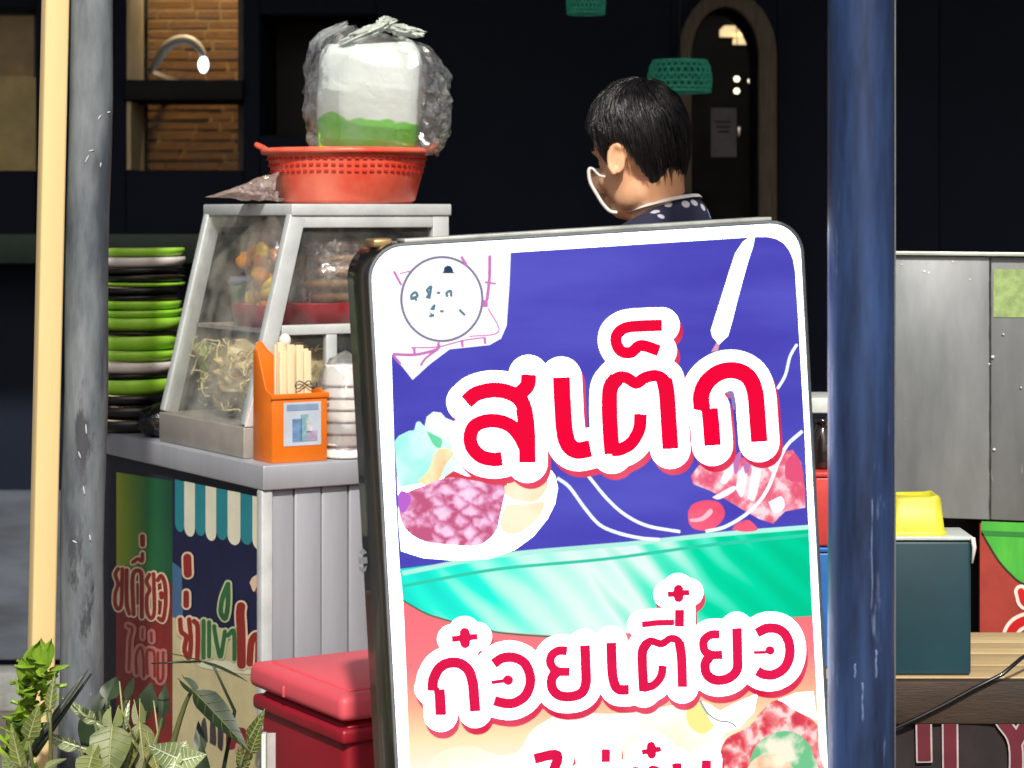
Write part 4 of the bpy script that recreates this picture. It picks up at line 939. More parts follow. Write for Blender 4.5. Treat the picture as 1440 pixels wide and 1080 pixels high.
MB().box(ct(hu0 - .0014, .094, ZC + .106), (.0003, .034, .006), AX).build('sticker_print', M('blue sticker ink', (140, 166, 200), .4), hd)
for dv, dz, w_, h_, cl in ((-.012, .062, .010, .022, (120, 160, 206)), (.004, .066, .008, .026, (140, 190, 200)), (.02, .05, .012, .010, (180, 168, 200)), (.014, .07, .006, .014, (226, 230, 235))):
    MB().box(ct(hu0 - .0016, .094 + dv, ZC + dz), (.0003, w_, h_), AX).build('sticker_print', M('sticker ink %d' % cl[0], cl, .4, var=.2, scale=60), hd)
m_ch = M('cream paper sleeve', (238, 218, 176), .7, var=.08, scale=30, stretch=(1, 1, .1))
for i in range(12):
    uu = .042 + (i % 3) * .021; vv = .062 + (i // 3) * .0185 + (i % 3) * .005; hh = .222 + random.uniform(-.012, .012)
    a = ct(uu, vv, ZC + .008); b = ct(uu + random.uniform(0, .01), vv + random.uniform(-.002, .006), ZC + hh)
    MB().bar(a, b, .007, .015, E2).build('chopsticks', m_ch, base=a, bevel=.001, label='cream paper sleeve of chopsticks standing in the orange holder', cat='chopsticks', group='chopsticks in the orange holder')
a = ct(.09, .09, ZC + .22)
sk = thing('spoon', ct(.09, .085, ZC + .008), 'white plastic spoon standing behind the chopsticks', 'spoon')
MB().bar(ct(.09, .085, ZC + .008), a, .006, .003, E2).build('handle', m_white, sk)
MB().ell(a + EZ * .012, (.012, .008, .014)).build('bowl', m_white, sk, smooth=True)
wr = [ct(.014, .10 + .02 * math.cos(t) + .012 * t / 6, ZC + .148 + .008 * math.sin(2 * t)) for t in [k * .5 for k in range(14)]]
MB().tube([p + E1 * .022 for p in wr], .0012, 5).build('wire_clip', M('dark wire', (60, 62, 66), .4, metal=.6), base=wr[0], smooth=True, label='thin dark bent wire lying at the front of the orange holder', cat='wire')
m_foam = M('white foam', (232, 228, 222), .8, var=.04, bump=.1, bscale=150)
zcup = ZC
for i in range(7):
    cc = ct(.055, .205, ZC + .001 + i * .0235)
    prof = [(0, 0), (.040, 0), (.045, .034), (.0475, .036), (.0475, .041), (.043, .041), (.037, .005), (0, .005)] if True else None
    MB().lathe([(r, .042 - z) for r, z in prof], cc, 28).build('foam_bowl', m_foam, base=cc, smooth=True,
        label='white foam bowl upside down, %s in the stack right of the orange holder' % ('lowest', 'second from bottom', 'third from bottom', 'middle one', 'third from top', 'second from top', 'topmost')[i], cat='bowl', group='stacked foam bowls')
c = ct(.055, .205, ZC + .095)
crumple(c, (.06, .06, .11), 77, .10, 24, 18, flat=.094).build('bowl_bag', FILM('thin clear film', (235, 238, 240), clear=.86, gloss=.4, rough=.15, bump=.4, bscale=40), smooth=True, base=c, label='thin clear plastic film pulled over the foam bowl stack', cat='plastic bag')
# ---- stack of plates at the far end
cols = {'g': ('lime green', M('lime melamine', (164, 226, 66), .4, var=.12, scale=14, wear=[((196, 226, 130), 50, (1, 1, .6), .66), ((120, 176, 50), 20, (1, 1, 1), .68)])), 'w': ('white', M('white melamine', (230, 224, 220), .4, var=.08, wear=[((196, 184, 172), 30, (1, 1, 1), .66)])), 'k': ('black', M('black melamine', (20, 20, 22), .3))}
seq = [('k', 18), ('k', 20), ('k', 16), ('g', 24), ('k', 7), ('w', 18), ('g', 16), ('g', 22), ('k', 6), ('g', 20), ('g', 12), ('g', 13), ('k', 8), ('k', 12), ('g', 7), ('k', 10), ('k', 11), ('w', 16), ('g', 13)]
nth = ['lowest', '2nd', '3rd', '4th', '5th', '6th', '7th', '8th', '9th', '10th', '11th', '12th', '13th', '14th', '15th', '16th', '17th', '18th', 'topmost']
tot = 1.325 - ZC - .003; ssum = sum(h for s, h in seq); z = ZC + .001
for i, (s, hh) in enumerate(seq):
    h = hh / ssum * tot; f_ = i / (len(seq) - 1)
    cc = ct(.80, .085, z) + V((-.022 * (1 - f_) + random.uniform(-.004, .004), 0, 0))
    R = .098
    o = MB().lathe([(0, 0), (.066, 0), (.084, h * .06), (R - .004, h * .30), (R, h * .62), (R, h * .94), (R - .003, h * .985), (R - .012, h * .9), (.06, h * .3), (0, h * .3)], cc, 40).build('plate', cols[s][1], base=cc, smooth=True,
        label='%s plate, %s from the bottom of the plate stack by the grey pole' % (cols[s][0], nth[i]) if 0 < i < 18 else '%s plate, %s in the plate stack by the grey pole' % (cols[s][0], nth[i]), cat='plate', group='stacked plates on the cart')
    o.rotation_euler = (random.uniform(-.01, .01), random.uniform(-.02, .012), 0)
    z += h
# black crumpled bag next to the stack
c = ct(.63, .07, ZC + .033)
crumple(c, (.05, .06, .04), 41, .2, 26, 16, flat=.032).build('black_bag', M('black shiny plastic', (14, 14, 16), .22, bump=.5, bscale=50), smooth=True, base=c, label='crumpled shiny black plastic bag at the foot of the plate stack', cat='plastic bag')
# ---- on top of the case
bc = V((px(488, 280, 4.80).x, 4.80, zt + .001))
bs = thing('red_basin', bc, 'round red plastic colander basin on top of the glass case', 'basin')
m_rb = M('translucent red plastic', (234, 80, 58), .35, col2=(246, 134, 106), scale=8, sss=.0)
H = .108
MB().lathe([(0, 0), (.132, 0), (.142, .008), (.165, H - .012), (.166, H - .004), (.178, H - .006), (.180, H), (.176, H + .006), (.160, H + .004), (.156, H - .01), (.136, .012), (0, .010)], bc, 56, wob=.012).build('basin_body', m_rb, bs, smooth=True)
slots = MB()
m_slot = M('pale slot edge', (250, 150, 110), .5)
for j in range(64):
    a = 2 * math.pi * j / 64
    for k in range(3):
        zz = .066 + k * .013; rr_ = .142 + (.165 - .142) * (zz - .008) / (H - .02)
        p = bc + V((rr_ * math.cos(a), rr_ * math.sin(a), zz)); t = V((-math.sin(a), math.cos(a), 0)); o_ = V((math.cos(a), math.sin(a), 0))
        slots.box(p + o_ * .0012, (.0045, .0015, .0022), (t, o_, EZ))
slots.build('drain_slots', M('darker red slot', (206, 44, 30), .5), bs, kind='stuff')
for s_ in (-1, 1):
    MB().tube([bc + V((s_ * .166, y, H + .002)) for y in (-.035, -.03)] + [bc + V((s_ * (.166 + .022 * math.sin(a)), -.03 * math.cos(a), H + .010 * math.sin(a) + .004)) for a in [k * math.pi / 6 for k in range(1, 6)]] + [bc + V((s_ * .166, .03, H + .002))], .006, 8).build('handle', m_rb, bs, smooth=True)
# tissue pack in a big clear bag
pk = bc + V((.040, -.01, .012))
m_pack = bpy.data.materials.new('tissue pack wrap'); m_pack.use_nodes = True
t = m_pack.node_tree; b = t.nodes['Principled BSDF']; tc = t.nodes.new('ShaderNodeTexCoord'); sx = t.nodes.new('ShaderNodeSeparateXYZ'); t.links.new(tc.outputs['Object'], sx.inputs[0])
nz = t.nodes.new('ShaderNodeTexNoise'); nz.inputs['Scale'].default_value = 11; t.links.new(tc.outputs['Object'], nz.inputs[0])
ma = t.nodes.new('ShaderNodeMath'); ma.operation = 'MULTIPLY_ADD'; ma.inputs[1].default_value = -.085; t.links.new(nz.outputs[0], ma.inputs[0]); t.links.new(sx.outputs[2], ma.inputs[2])
rp_ = t.nodes.new('ShaderNodeValToRGB'); mr = t.nodes.new('ShaderNodeMapRange'); mr.inputs[1].default_value = .062; mr.inputs[2].default_value = .168
t.links.new(ma.outputs[0], mr.inputs[0]); t.links.new(mr.outputs[0], rp_.inputs[0]); cr = rp_.color_ramp
cr.elements[0].position = .0; cr.elements[0].color = (*lin((160, 200, 60)), 1); cr.elements[1].position = .62; cr.elements[1].color = (*lin((222, 234, 230)), 1)
e = cr.elements.new(.3); e.color = (*lin((120, 214, 50)), 1); e = cr.elements.new(.52); e.color = (*lin((110, 200, 70)), 1); e = cr.elements.new(.56); e.color = (*lin((226, 236, 226)), 1)
t.links.new(rp_.outputs[0], b.inputs['Base Color']); b.inputs['Roughness'].default_value = .35
n2 = t.nodes.new('ShaderNodeTexNoise'); n2.inputs['Scale'].default_value = 18; n2.inputs['Distortion'].default_value = 1.5; t.links.new(tc.outputs['Object'], n2.inputs[0]); bpn = t.nodes.new('ShaderNodeBump'); bpn.inputs['Strength'].default_value = .22; bpn.inputs['Distance'].default_value = .012
t.links.new(n2.outputs[0], bpn.inputs['Height']); t.links.new(bpn.outputs[0], b.inputs['Normal'])
tp = thing('tissue_pack', pk, 'white and green wrapped tissue pack standing in the red basin', 'tissue pack')
def packf(u, v):
    a = 2 * math.pi * u; ca, sa = math.cos(a), math.sin(a)
    sq = 1 / max(abs(ca), abs(sa)) if True else 1
    rr_ = min(1.32, sq) * .98
    hz_ = v
    edge = min(1, (1 - abs(2 * v - 1)) * 9); k = (.86 + .14 * edge) * (.80 + .20 * min(1, v * 2.8))
    wob = 1 + .03 * noise.noise(V((ca * 2, sa * 2, v * 4)))
    lean = .012 * v
    return pk + V((.106 * rr_ * ca * k * wob + lean, .062 * rr_ * sa * k * wob, .001 + .315 * v + .010 * noise.noise(V((ca, sa, 5)))))
pm = MB(); pm.grid(packf, 48, 24, closed=True)
pm.f.append(tuple(range(48))); pm.f.append(tuple(reversed(range(24 * 48, 25 * 48))))
pm.build('wrapper', m_pack, tp, smooth=True)
# gathered top knot of the bag and the bag itself
gb = thing('clear_bag', pk + V((0, 0, .1)), 'large shiny clear plastic bag wrapped round the tissue pack', 'plastic bag')
bcx = pk + V((.016, 0, 0))
def bagf(u, v):
    a = 2 * math.pi * u; ca, sa = math.cos(a), math.sin(a)
    y = [(0, .84), (.1, .93), (.3, .99), (.55, 1.0), (.72, .97), (.84, .88), (.93, .72), (1, .40)]
    for (a0, r0), (a1, r1) in zip(y[:-1], y[1:]):
        if v <= a1: rr_ = r0 + (r1 - r0) * (v - a0) / (a1 - a0); break
    fq = .02 + .98 * min(1, max(0, (sa + .82) * 3)) if sa < 0 else 1
    cr_ = fq * (.10 * abs(noise.noise(V((ca * 2.6, sa * 2.6, v * 5)))) + .07 * noise.noise(V((ca * 7, sa * 7, v * 8))) + .05 * noise.noise(V((ca * 17, sa * 17, v * 19))))
    rx = .150 * rr_ * (1 + cr_); ry = .083 * rr_ * (1 + cr_ * .8)
    cx_ = (abs(ca) ** .75) * (1 if ca > 0 else -1); sy_ = (abs(sa) ** .75) * (1 if sa > 0 else -1)
    lf = 1.0 if ca > 0 else .96
    return bcx + V((rx * cx_ * lf + .004, ry * sy_, .088 + .256 * v * (1 - .06 * ca) + .014 * noise.noise(V((ca * 3, sa * 3, 3 + v)))))
MB().grid(bagf, 96, 44, closed=True).build('bag', FILM('crinkled clear bag', (228, 232, 232), clear=.92, gloss=.42, rough=.15, bump=.1, bscale=34, fres=.6), gb)
m_milk = M('milky gathered film', (206, 216, 208), .3, bump=.8, bscale=70)
def crumple2(c, r, seed, rot):
    ax = tuple(rot @ V(q) for q in ((1, 0, 0), (0, 1, 0), (0, 0, 1))); return crumple(c, r, seed, .45, 30, 16, fr=3.2, ax=ax)
crumple2(bcx + V((-.012, -.045, .338)), (.058, .02, .012), 61, Matrix.Rotation(-.42, 3, 'Y')).build('knot', m_milk, gb)
crumple2(bcx + V((.024, -.045, .358)), (.016, .012, .012), 63, Matrix.Rotation(-.5, 3, 'Y')).build('knot', m_milk, gb)
crumple2(bcx + V((.062, -.03, .345)), (.042, .022, .011), 62, Matrix.Rotation(.18, 3, 'Y')).build('fold', m_milk, gb)
# loose bag on the left of the basin
c = V((px(350, 277, 4.70).x, 4.70, zt + .002))
def sbf(u, v):
    w_ = .02 + .98 * min(1, u * 1.35) ** .8; x = -.084 + .15 * u; a = 2 * math.pi * v
    k = 1 + .28 * noise.noise(V((u * 5, math.cos(a) * 2.2, math.sin(a) * 2.2))) + .12 * noise.noise(V((u * 13, math.cos(a) * 6, math.sin(a) * 6)))
    zc = .012 + .022 * u
    return c + V((x + .006 * math.cos(a), .055 * w_ * math.cos(a) * k, max(.0, zc + (.030 * w_ * (.4 + .6 * u)) * math.sin(a) * k)))
MB().grid(sbf, 34, 26).build('small_bag', FILM('pinkish crinkled bag', (240, 214, 204), clear=.5, gloss=.6, rough=.14, bump=.4, bscale=40, fres=.6), base=c, label='small pinkish plastic bag lying beside the red basin', cat='plastic bag')
# ================================================================== RED COOLER
near = V((px(480, 980, 3.9).x, 3.9, 0)); rl, rw = .365, .42; rz = px(480, 980, 3.9).z
def rc_(u, v, z): return near + E1 * u + E2 * v + EZ * z
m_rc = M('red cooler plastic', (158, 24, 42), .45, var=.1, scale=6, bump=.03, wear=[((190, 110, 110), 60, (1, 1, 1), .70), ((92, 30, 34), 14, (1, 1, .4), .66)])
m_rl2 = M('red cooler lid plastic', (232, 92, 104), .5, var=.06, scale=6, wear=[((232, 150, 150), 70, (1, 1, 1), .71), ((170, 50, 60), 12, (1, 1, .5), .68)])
rcx = thing('red_cooler', rc_(rl / 2, rw / 2, 0), 'red plastic cooler box with lid before the cart side', 'cooler box')
def rbox(u0, u1, v0, v1, z0, z1, s0=0.0):
    b_ = [rc_(u0 + s0, v0 + s0, z0), rc_(u1 - s0, v0 + s0, z0), rc_(u1 - s0, v1 - s0, z0), rc_(u0 + s0, v1 - s0, z0)]
    t_ = [rc_(u0, v0, z1), rc_(u1, v0, z1), rc_(u1, v1, z1), rc_(u0, v1, z1)]
    return MB().hexa(b_, t_)
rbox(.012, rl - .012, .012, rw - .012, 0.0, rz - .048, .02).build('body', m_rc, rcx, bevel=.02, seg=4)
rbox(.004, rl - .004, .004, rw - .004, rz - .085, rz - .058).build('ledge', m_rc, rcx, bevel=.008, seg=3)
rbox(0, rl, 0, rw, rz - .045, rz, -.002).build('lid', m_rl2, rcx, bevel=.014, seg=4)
rbox(.03, rl - .03, .03, rw - .03, rz - .001, rz + .004).build('lid_panel', m_rl2, rcx, bevel=.003)
MB().box(rc_(.22, .003, rz - .03), (.004, .006, .010), AX).build('latch', m_rl2, rcx, bevel=.002)
# ================================================================== PERSON
HC = px(896, 203, 4.6)
Rh = Matrix.Rotation(math.radians(143), 3, 'Z') @ Matrix.Rotation(math.radians(16), 3, 'Y')
def hl(a, b, c): return HC + Rh @ V((a, b, c))
Rb = Matrix.Rotation(math.radians(150), 3, 'Z')
BC = V((px(930, 300, 4.6).x + .01, 4.61, 0))
def bl(a, b, z): q = Rb @ V((a, b, 0)); return BC + q + V((0, 0, z))
per = thing('person', BC, 'person with short dark hair in a navy flower shirt looking down behind the sign', 'person')
m_skin = M('skin', (238, 188, 148), .5, col2=(222, 164, 124), scale=9, sss=.12)
b_ = MB()
b_.ell(hl(-.004, 0, .012), (.094, .074, .098), Rh, 24, 16)
b_.ell(hl(.032, 0, -.052), (.062, .058, .080), Rh, 20, 14)
b_.ell(hl(.058, 0, -.112), (.034, .034, .026), Rh)
b_.ell(hl(.020, .03, -.095), (.045, .024, .032), Rh); b_.ell(hl(.020, -.03, -.095), (.045, .024, .032), Rh)
b_.ell(hl(.066, .03, -.055), (.024, .022, .02), Rh); b_.ell(hl(.066, -.03, -.055), (.024, .022, .02), Rh)
b_.cap(hl(.088, 0, -.02), hl(.108, 0, -.058), .010, .014); b_.ell(hl(.080, 0, .008), (.012, .045, .010), Rh)
b_.ell(hl(.092, 0, -.088), (.010, .022, .007), Rh); b_.ell(hl(.09, 0, -.098), (.010, .018, .006), Rh)
for s_ in (1, -1):
    Re = Rh @ Matrix.Rotation(s_ * .35, 3, 'Z') @ Matrix.Rotation(-.2, 3, 'Y')
    b_.ell(hl(.000, s_ * .078, -.034), (.016, .005, .028), Re)
    rim = [hl(.000, s_ * .083, -.034) + Re @ V((.017 * math.cos(t), s_ * .004, .030 * math.sin(t))) for t in [2.4 - k * .42 for k in range(10)]]
    b_.tube(rim, .0056, 8)
nb0, nb1 = hl(-.035, 0, -.06), V((BC.x - .012, BC.y, 1.385))
b_.cap(nb0, nb1, .050, .055); b_.cap(nb1, bl(-.01, 0, 1.33), .062, .09)
b_.cap(bl(0, .13, 1.31), bl(0, -.13, 1.31), .062, .062); b_.ell(bl(0, 0, 1.18), (.105, .16, .20), Rb); b_.ell(bl(0, 0, .98), (.10, .145, .16), Rb); b_.ell(bl(-.005, 0, .86), (.115, .165, .13), Rb)
for s_ in (1, -1):
    sh, el, wr_ = bl(0, s_ * .185, 1.30), bl(.03, s_ * .225, 1.03), bl(.25, s_ * .17, .98)
    b_.cap(sh, el, .048, .040); b_.cap(el, wr_, .038, .028)
    hd_ = bl(.33, s_ * .155, .965); b_.cap(wr_, hd_, .027, .030)
    for k in range(4):
        f0 = hd_ + Rb @ V((.018, (k - 1.5) * .019, .004)); f1 = f0 + Rb @ V((.034 - .004 * abs(k - 1.3), (k - 1.5) * .003, -.008)); f2 = f1 + Rb @ V((.022, 0, -.020))
        b_.cap(f0, f1, .0088, .0082, 8); b_.cap(f1, f2, .0082, .007, 8)
    t0 = hd_ + Rb @ V((-.03, -s_ * .026, 0)); t1 = t0 + Rb @ V((.028, -s_ * .026, -.004)); b_.cap(t0, t1, .0105, .009, 8); b_.cap(t1, t1 + Rb @ V((.024, -s_ * .004, -.01)), .009, .0075, 8)
    hp, kn_, an = bl(0, s_ * .09, .84), bl(.02, s_ * .095, .46), bl(-.01, s_ * .10, .09)
    b_.cap(hp, kn_, .085, .056); b_.cap(kn_, an, .054, .036); b_.cap(an - V((0, 0, .04)), an + Rb @ V((.13, s_ * .02, -.055)), .034, .030)
body = b_.build('body', m_skin, per, smooth=True, recalc=True)
md = body.modifiers.new('remesh', 'REMESH'); md.mode = 'VOXEL'; md.voxel_size = .0048; md.use_smooth_shade = True
sm = body.modifiers.new('smooth', 'SMOOTH'); sm.factor = .5; sm.iterations = 5
for s_ in (1, -1):
    MB().ell(hl(.070, s_ * .028, -.018), (.009, .010, .008), Rh).build('eye', M('eye white', (230, 228, 222), .2), per, smooth=True)
    MB().tube([hl(.090, s_ * .018, .010), hl(.086, s_ * .034, .014), hl(.074, s_ * .048, .010)], .003, 6).build('eyebrow', M('black brow', (20, 16, 14), .7), per)
# clothes
def remeshed(mb, name, mat, vox):
    o = mb.build(name, mat, per, smooth=True)
    m1 = o.modifiers.new('remesh', 'REMESH'); m1.mode = 'VOXEL'; m1.voxel_size = vox; m1.use_smooth_shade = True
    m2 = o.modifiers.new('smooth', 'SMOOTH'); m2.factor = .5; m2.iterations = 6
    return o
m_shirt = bpy.data.materials.new('navy flower shirt'); m_shirt.use_nodes = True
t = m_shirt.node_tree; bsd = t.nodes['Principled BSDF']; bsd.inputs['Roughness'].default_value = .8
tc = t.nodes.new('ShaderNodeTexCoord'); vo = t.nodes.new('ShaderNodeTexVoronoi'); vo.inputs['Scale'].default_value = 36; t.links.new(tc.outputs['Object'], vo.inputs['Vector'])
rp_ = t.nodes.new('ShaderNodeValToRGB'); rp_.color_ramp.elements[0].position = .27; rp_.color_ramp.elements[0].color = (*lin((205, 206, 216)), 1)
rp_.color_ramp.elements[1].position = .33; rp_.color_ramp.elements[1].color = (*lin((34, 40, 66)), 1); t.links.new(vo.outputs['Distance'], rp_.inputs[0]); t.links.new(rp_.outputs[0], bsd.inputs['Base Color'])
s = MB(); s.cap(bl(-.02, 0, 1.375), bl(-.01, 0, 1.33), .075, .10); s.cap(bl(-.005, .135, 1.315), bl(-.005, -.135, 1.315), .068, .068)
s.cap(bl(-.025, .03, 1.375), bl(-.01, .14, 1.33), .05, .06); s.cap(bl(-.025, -.03, 1.375), bl(-.01, -.14, 1.33), .05, .06)
s.ell(bl(0, 0, 1.18), (.125, .178, .215), Rb); s.ell(bl(0, 0, .98), (.122, .168, .18), Rb); s.ell(bl(-.005, 0, .85), (.132, .182, .12), Rb)
for q in (1, -1): s.cap(bl(0, q * .185, 1.30), bl(.022, q * .218, 1.12), .062, .062)
remeshed(s, 'shirt', m_shirt, .008)
cr_pts = [nb1 + Rb @ V((.072 * math.cos(a) - .008, .066 * math.sin(a), 0)) + V((0, 0, .030 - .018 * math.cos(a))) for a in [2 * math.pi * k / 24 for k in range(25)]]
MB().grid(lambda u, v: cr_pts[min(24, int(round(u * 24)))] + (cr_pts[min(24, int(round(u * 24)))] - nb1) .normalized() * (.008 * v) + V((0, 0, .006 - .010 * v)), 24, 3).build('collar', M('white collar trim', (224, 224, 222), .8), per, smooth=True)
s = MB()
for q in (1, -1): s.cap(bl(0, q * .09, .84), bl(.02, q * .095, .46), .098, .075); s.cap(bl(.02, q * .095, .46), bl(-.01, q * .10, .12), .073, .06)
s.ell(bl(-.005, 0, .86), (.125, .176, .11), Rb); remeshed(s, 'trousers', M('dark trousers', (40, 42, 50), .85), .012)
for q in (1, -1):
    an = bl(-.01, q * .10, .045); s = MB(); s.cap(an, an + Rb @ V((.15, q * .02, -.008)), .044, .036); remeshed(s, 'shoe', M('black shoe', (24, 24, 26), .5), .008)
# hair: cap plus strands flowing from the crown
m_hair = M('black hair', (26, 24, 26), .32, var=.25, scale=90, stretch=(1, 1, .3), spec=.6)
HR = V((.104, .087, .105)); HO = V((-.008, 0, .022))
def hairline(p):
    ph = abs(math.degrees(math.atan2(p.y, p.x)))
    tb = [(0, .062), (38, .058), (52, .035), (58, -.040), (70, -.062), (76, -.012), (84, .004), (100, .002), (108, -.03), (122, -.075), (136, -.100), (180, -.108)]
    for (a0, z0), (a1, z1) in zip(tb[:-1], tb[1:]):
        if ph <= a1: return z0 + (z1 - z0) * (ph - a0) / (a1 - a0)
    return -.085
def hsurf(d, k=1.0):
    n_ = 1 + .03 * noise.noise(d * 4) + .02 * noise.noise(d * 11)
    tp = 1.0
    if d.z < 0: tp = 1 - .16 * (-d.z) ** 1.5 if d.x < 0 else 1 - .1 * (-d.z)
    return HO + V((d.x * HR.x * tp, d.y * HR.y * (1 - .05 * max(0, -d.z)), d.z * HR.z * (1 if d.z > 0 else 1.42))) * (n_ * k)
cap_ = MB(); nu, nv = 72, 44; idx = {}
for i in range(nv + 1):
    for j in range(nu):
        th, ph = math.pi * i / nv, 2 * math.pi * j / nu
        d = V((math.sin(th) * math.cos(ph), math.sin(th) * math.sin(ph), math.cos(th))); p = hsurf(d)
        zl_ = hairline(p)
        if p.z < zl_ - .012: continue
        k = 1.0 if p.z > zl_ + .02 else .93 + .07 * max(0, (p.z - zl_ + .012) / .032)
        idx[(i, j)] = len(cap_.v); q = HO + (p - HO) * k; cap_.v.append(HC + Rh @ q)
for i in range(nv):
    for j in range(nu):
        c4 = [(i, j), (i + 1, j), (i + 1, (j + 1) % nu), (i, (j + 1) % nu)]
        if all(c in idx for c in c4): cap_.f.append(tuple(idx[c] for c in c4))
hair = cap_.build('hair', m_hair, per, smooth=True)
st_ = MB(); rn = random.Random(9); crown = V((-.45, .12, .88)).normalized()
e_a = crown.cross(V((0, 1, 0))).normalized(); e_b = crown.cross(e_a)
for i in range(2300):
    an = rn.uniform(0, 2 * math.pi); s0 = rn.uniform(.02, 1.5); ln = rn.uniform(.35, .9); sw = rn.uniform(.1, .45); kk = rn.uniform(1.0, 1.03) if rn.random() < .9 else rn.uniform(1.03, 1.075)
    path = []
    for k in range(9):
        s_ = s0 + ln * k / 8; a2 = an + sw * (k / 8)
        d = crown * math.cos(s_) + (e_a * math.cos(a2) + e_b * math.sin(a2)) * math.sin(s_)
        p = hsurf(d, kk + .012 * math.sin(k * .39))
        if p.z < hairline(p) - rn.uniform(-.002, .006): break
        path.append(HC + Rh @ p)
    if len(path) > 3: st_.tube(path, [.0011 * (1 - .7 * (j / (len(path) - 1)) ** 2) for j in range(len(path))], 3, False)
st_.build('hair_strands', m_hair, hair, smooth=True, kind='stuff')
# clear mouth shield with white rim
lv = Rb @ V((0, 1, 0))
sh_path = crom([(852, 249), (842, 246), (833, 237), (828, 240), (830, 256), (838, 271), (848, 287), (858, 297), (868, 299)], 4)
P1 = [px(x, y, 4.565) for x, y in sh_path]; P2 = [p - lv * .11 for p in P1]
shd = thing('mouth_shield', P1[4], 'white rimmed clear mouth shield worn below the face', 'mouth shield')
MB().tube(P1, [.0026] * 10 + [.0036] * (len(P1) - 10), 8).build('rim', m_white, shd, smooth=True); MB().tube(P2, .0026, 8).build('rim', m_white, shd, smooth=True)
nP = len(P1); MB().add(P1 + P2, [(i, i + 1, nP + i + 1, nP + i) for i in range(nP - 1)]).build('visor', FILM('clear visor', (210, 220, 225), clear=.95, gloss=.1, rough=.05), shd, smooth=True)
# ================================================================== RIGHT-HAND STALL
m_zinc = M('dull zinc sheet', (152, 156, 158), .5, metal=.45, col2=(118, 123, 126), wear=[((176, 180, 180), 16, (1, 1, .3), .64), ((92, 94, 94), 10, (1, 1, .2), .64)], scale=3.5, stretch=(2, 1, .5), bump=.08, bscale=6)
m_zinc2 = M('darker zinc sheet', (134, 138, 140), .5, metal=.45, col2=(106, 110, 112), wear=[((160, 164, 164), 16, (1, 1, .3), .64)], scale=3.5, stretch=(2, 1, .5), bump=.08, bscale=6)
ZD = 4.5
nc = thing('noodle_cart', (1.15, 4.85, 0), 'noodle cart with bare zinc windscreen and green and red banner', 'food cart')
def qx(pts, D): return [px(x, y, D) for x, y in pts]
MB().poly([qx([(1232, 358), (1391.5, 361), (1392, 731), (1330, 729), (1232, 708)], ZD)], thick=V((0, .006, 0))).build('zinc_panel', m_zinc, nc, bevel=.0015)
MB().poly([qx([(1393.5, 361), (1660, 364), (1660, 742), (1393.5, 731)], ZD + .004)], thick=V((0, .006, 0))).build('zinc_panel', m_zinc2, nc, bevel=.0015)
lip = MB(); lip.bar(px(1232, 355.5, ZD - .006), px(1660, 360, ZD - .006), .012, .0075); lip.build('folded_lip', M('bright folded zinc', (214, 222, 212), .35, metal=.4), nc, bevel=.001)
sm_ = [px(1392.5 + .9 * math.sin(k * 1.9) + (1.5 if k == 9 else 0), 362 + 368 * k / 20, ZD - .001) for k in range(21)]
MB().tube(sm_, .0014, 6).build('seam', M('dark seam', (60, 60, 58), .7), nc)
dn = MB(); rn = random.Random(12)
for (x, y, r) in ((1300, 382, 5), (1306, 384, 4), (1364, 393, 3), (1396, 502, 5), (1392, 512, 4), (1398, 632, 4), (1411, 470, 3), (1436, 545, 3), (1268, 372, 3), (1340, 368, 4)):
    dn.ell(px(x, y, ZD), (r * .0008, .0012, r * .0006), None, 8, 6)
dn.build('solder_spot', M('bright solder', (226, 228, 224), .5), nc, smooth=True)
stq = MB().poly([qx([(1397, 378), (1500, 380), (1500, 447), (1397, 446)], ZD + .0025)]).build('green_sticker', M('faded green sticker', (158, 182, 116), .6, col2=(128, 152, 96), scale=70), nc)
MB().box(V(((px(1225, 0, 4.62).x + 1.95) / 2, 4.92, .44)), ((1.95 - px(1225, 0, 4.62).x) / 2, .29, .38)).build('cabinet', M('cabinet shade black', (22, 22, 24), .6), nc)  # near-black colour stands for the shade below the zinc
for x in (px(1240, 0, 4.53).x, px(1393, 0, 4.53).x, px(1655, 0, 4.53).x):
    MB().box(V((x, 4.53, .66)), (.012, .014, .66)).build('post', M('dark cart post', (36, 36, 38), .5), nc)
BN = 4.505
m_gr = vinyl('bright leaf vinyl', (84, 186, 62), col2=(60, 156, 60), scale=4, stretch=(6, 1, 1)); m_rd = vinyl('brick red vinyl', (164, 62, 52), var=.12)
MB().poly([qx([(1378, 736), (1378, 1120), (1660, 1130), (1660, 745)], BN)], thick=V((0, .012, 0))).build('banner_red', m_rd, nc)
MB().poly([qx([(1380, 733), (1660, 743), (1660, 842), (1500, 838), (1440, 822), (1420, 808), (1402, 786), (1388, 762), (1380, 748)], BN - .0008)]).build('banner_green', m_gr, nc, recalc=False)
MB().poly([qx([(1380, 746), (1660, 757), (1660, 764), (1380, 753)], BN - .0016)]).build('leaf_fold', vinyl('leaf fold vinyl', (44, 126, 54)), nc, recalc=False)
def nstroke(name, st, mat, off, ex=0):
    return fill(contours(st, ex, .8, butt=False), lambda x, y: px(x, y, BN - off)).build(name, mat, nc, recalc=False)
nstroke('leaf_edge', [([(1381, 750), (1390, 765), (1404, 788), (1422, 808), (1442, 822), (1500, 838)], 1.2)], vinyl('dark leaf edge', (40, 50, 34)), .0016)
kk_ = [([(1440, 902), (1426, 906), (1420, 896), (1428, 880), (1446, 872), (1470, 876), (1486, 900), (1488, 945)], 6.5), ([(1436, 832), (1442, 848), (1462, 846)], 5)]
nstroke('letter_edge', kk_, vinyl('white letter edge', (240, 222, 210)), .0022, 5); nstroke('letter', kk_, vinyl('scarlet letter', (196, 26, 30)), .003)
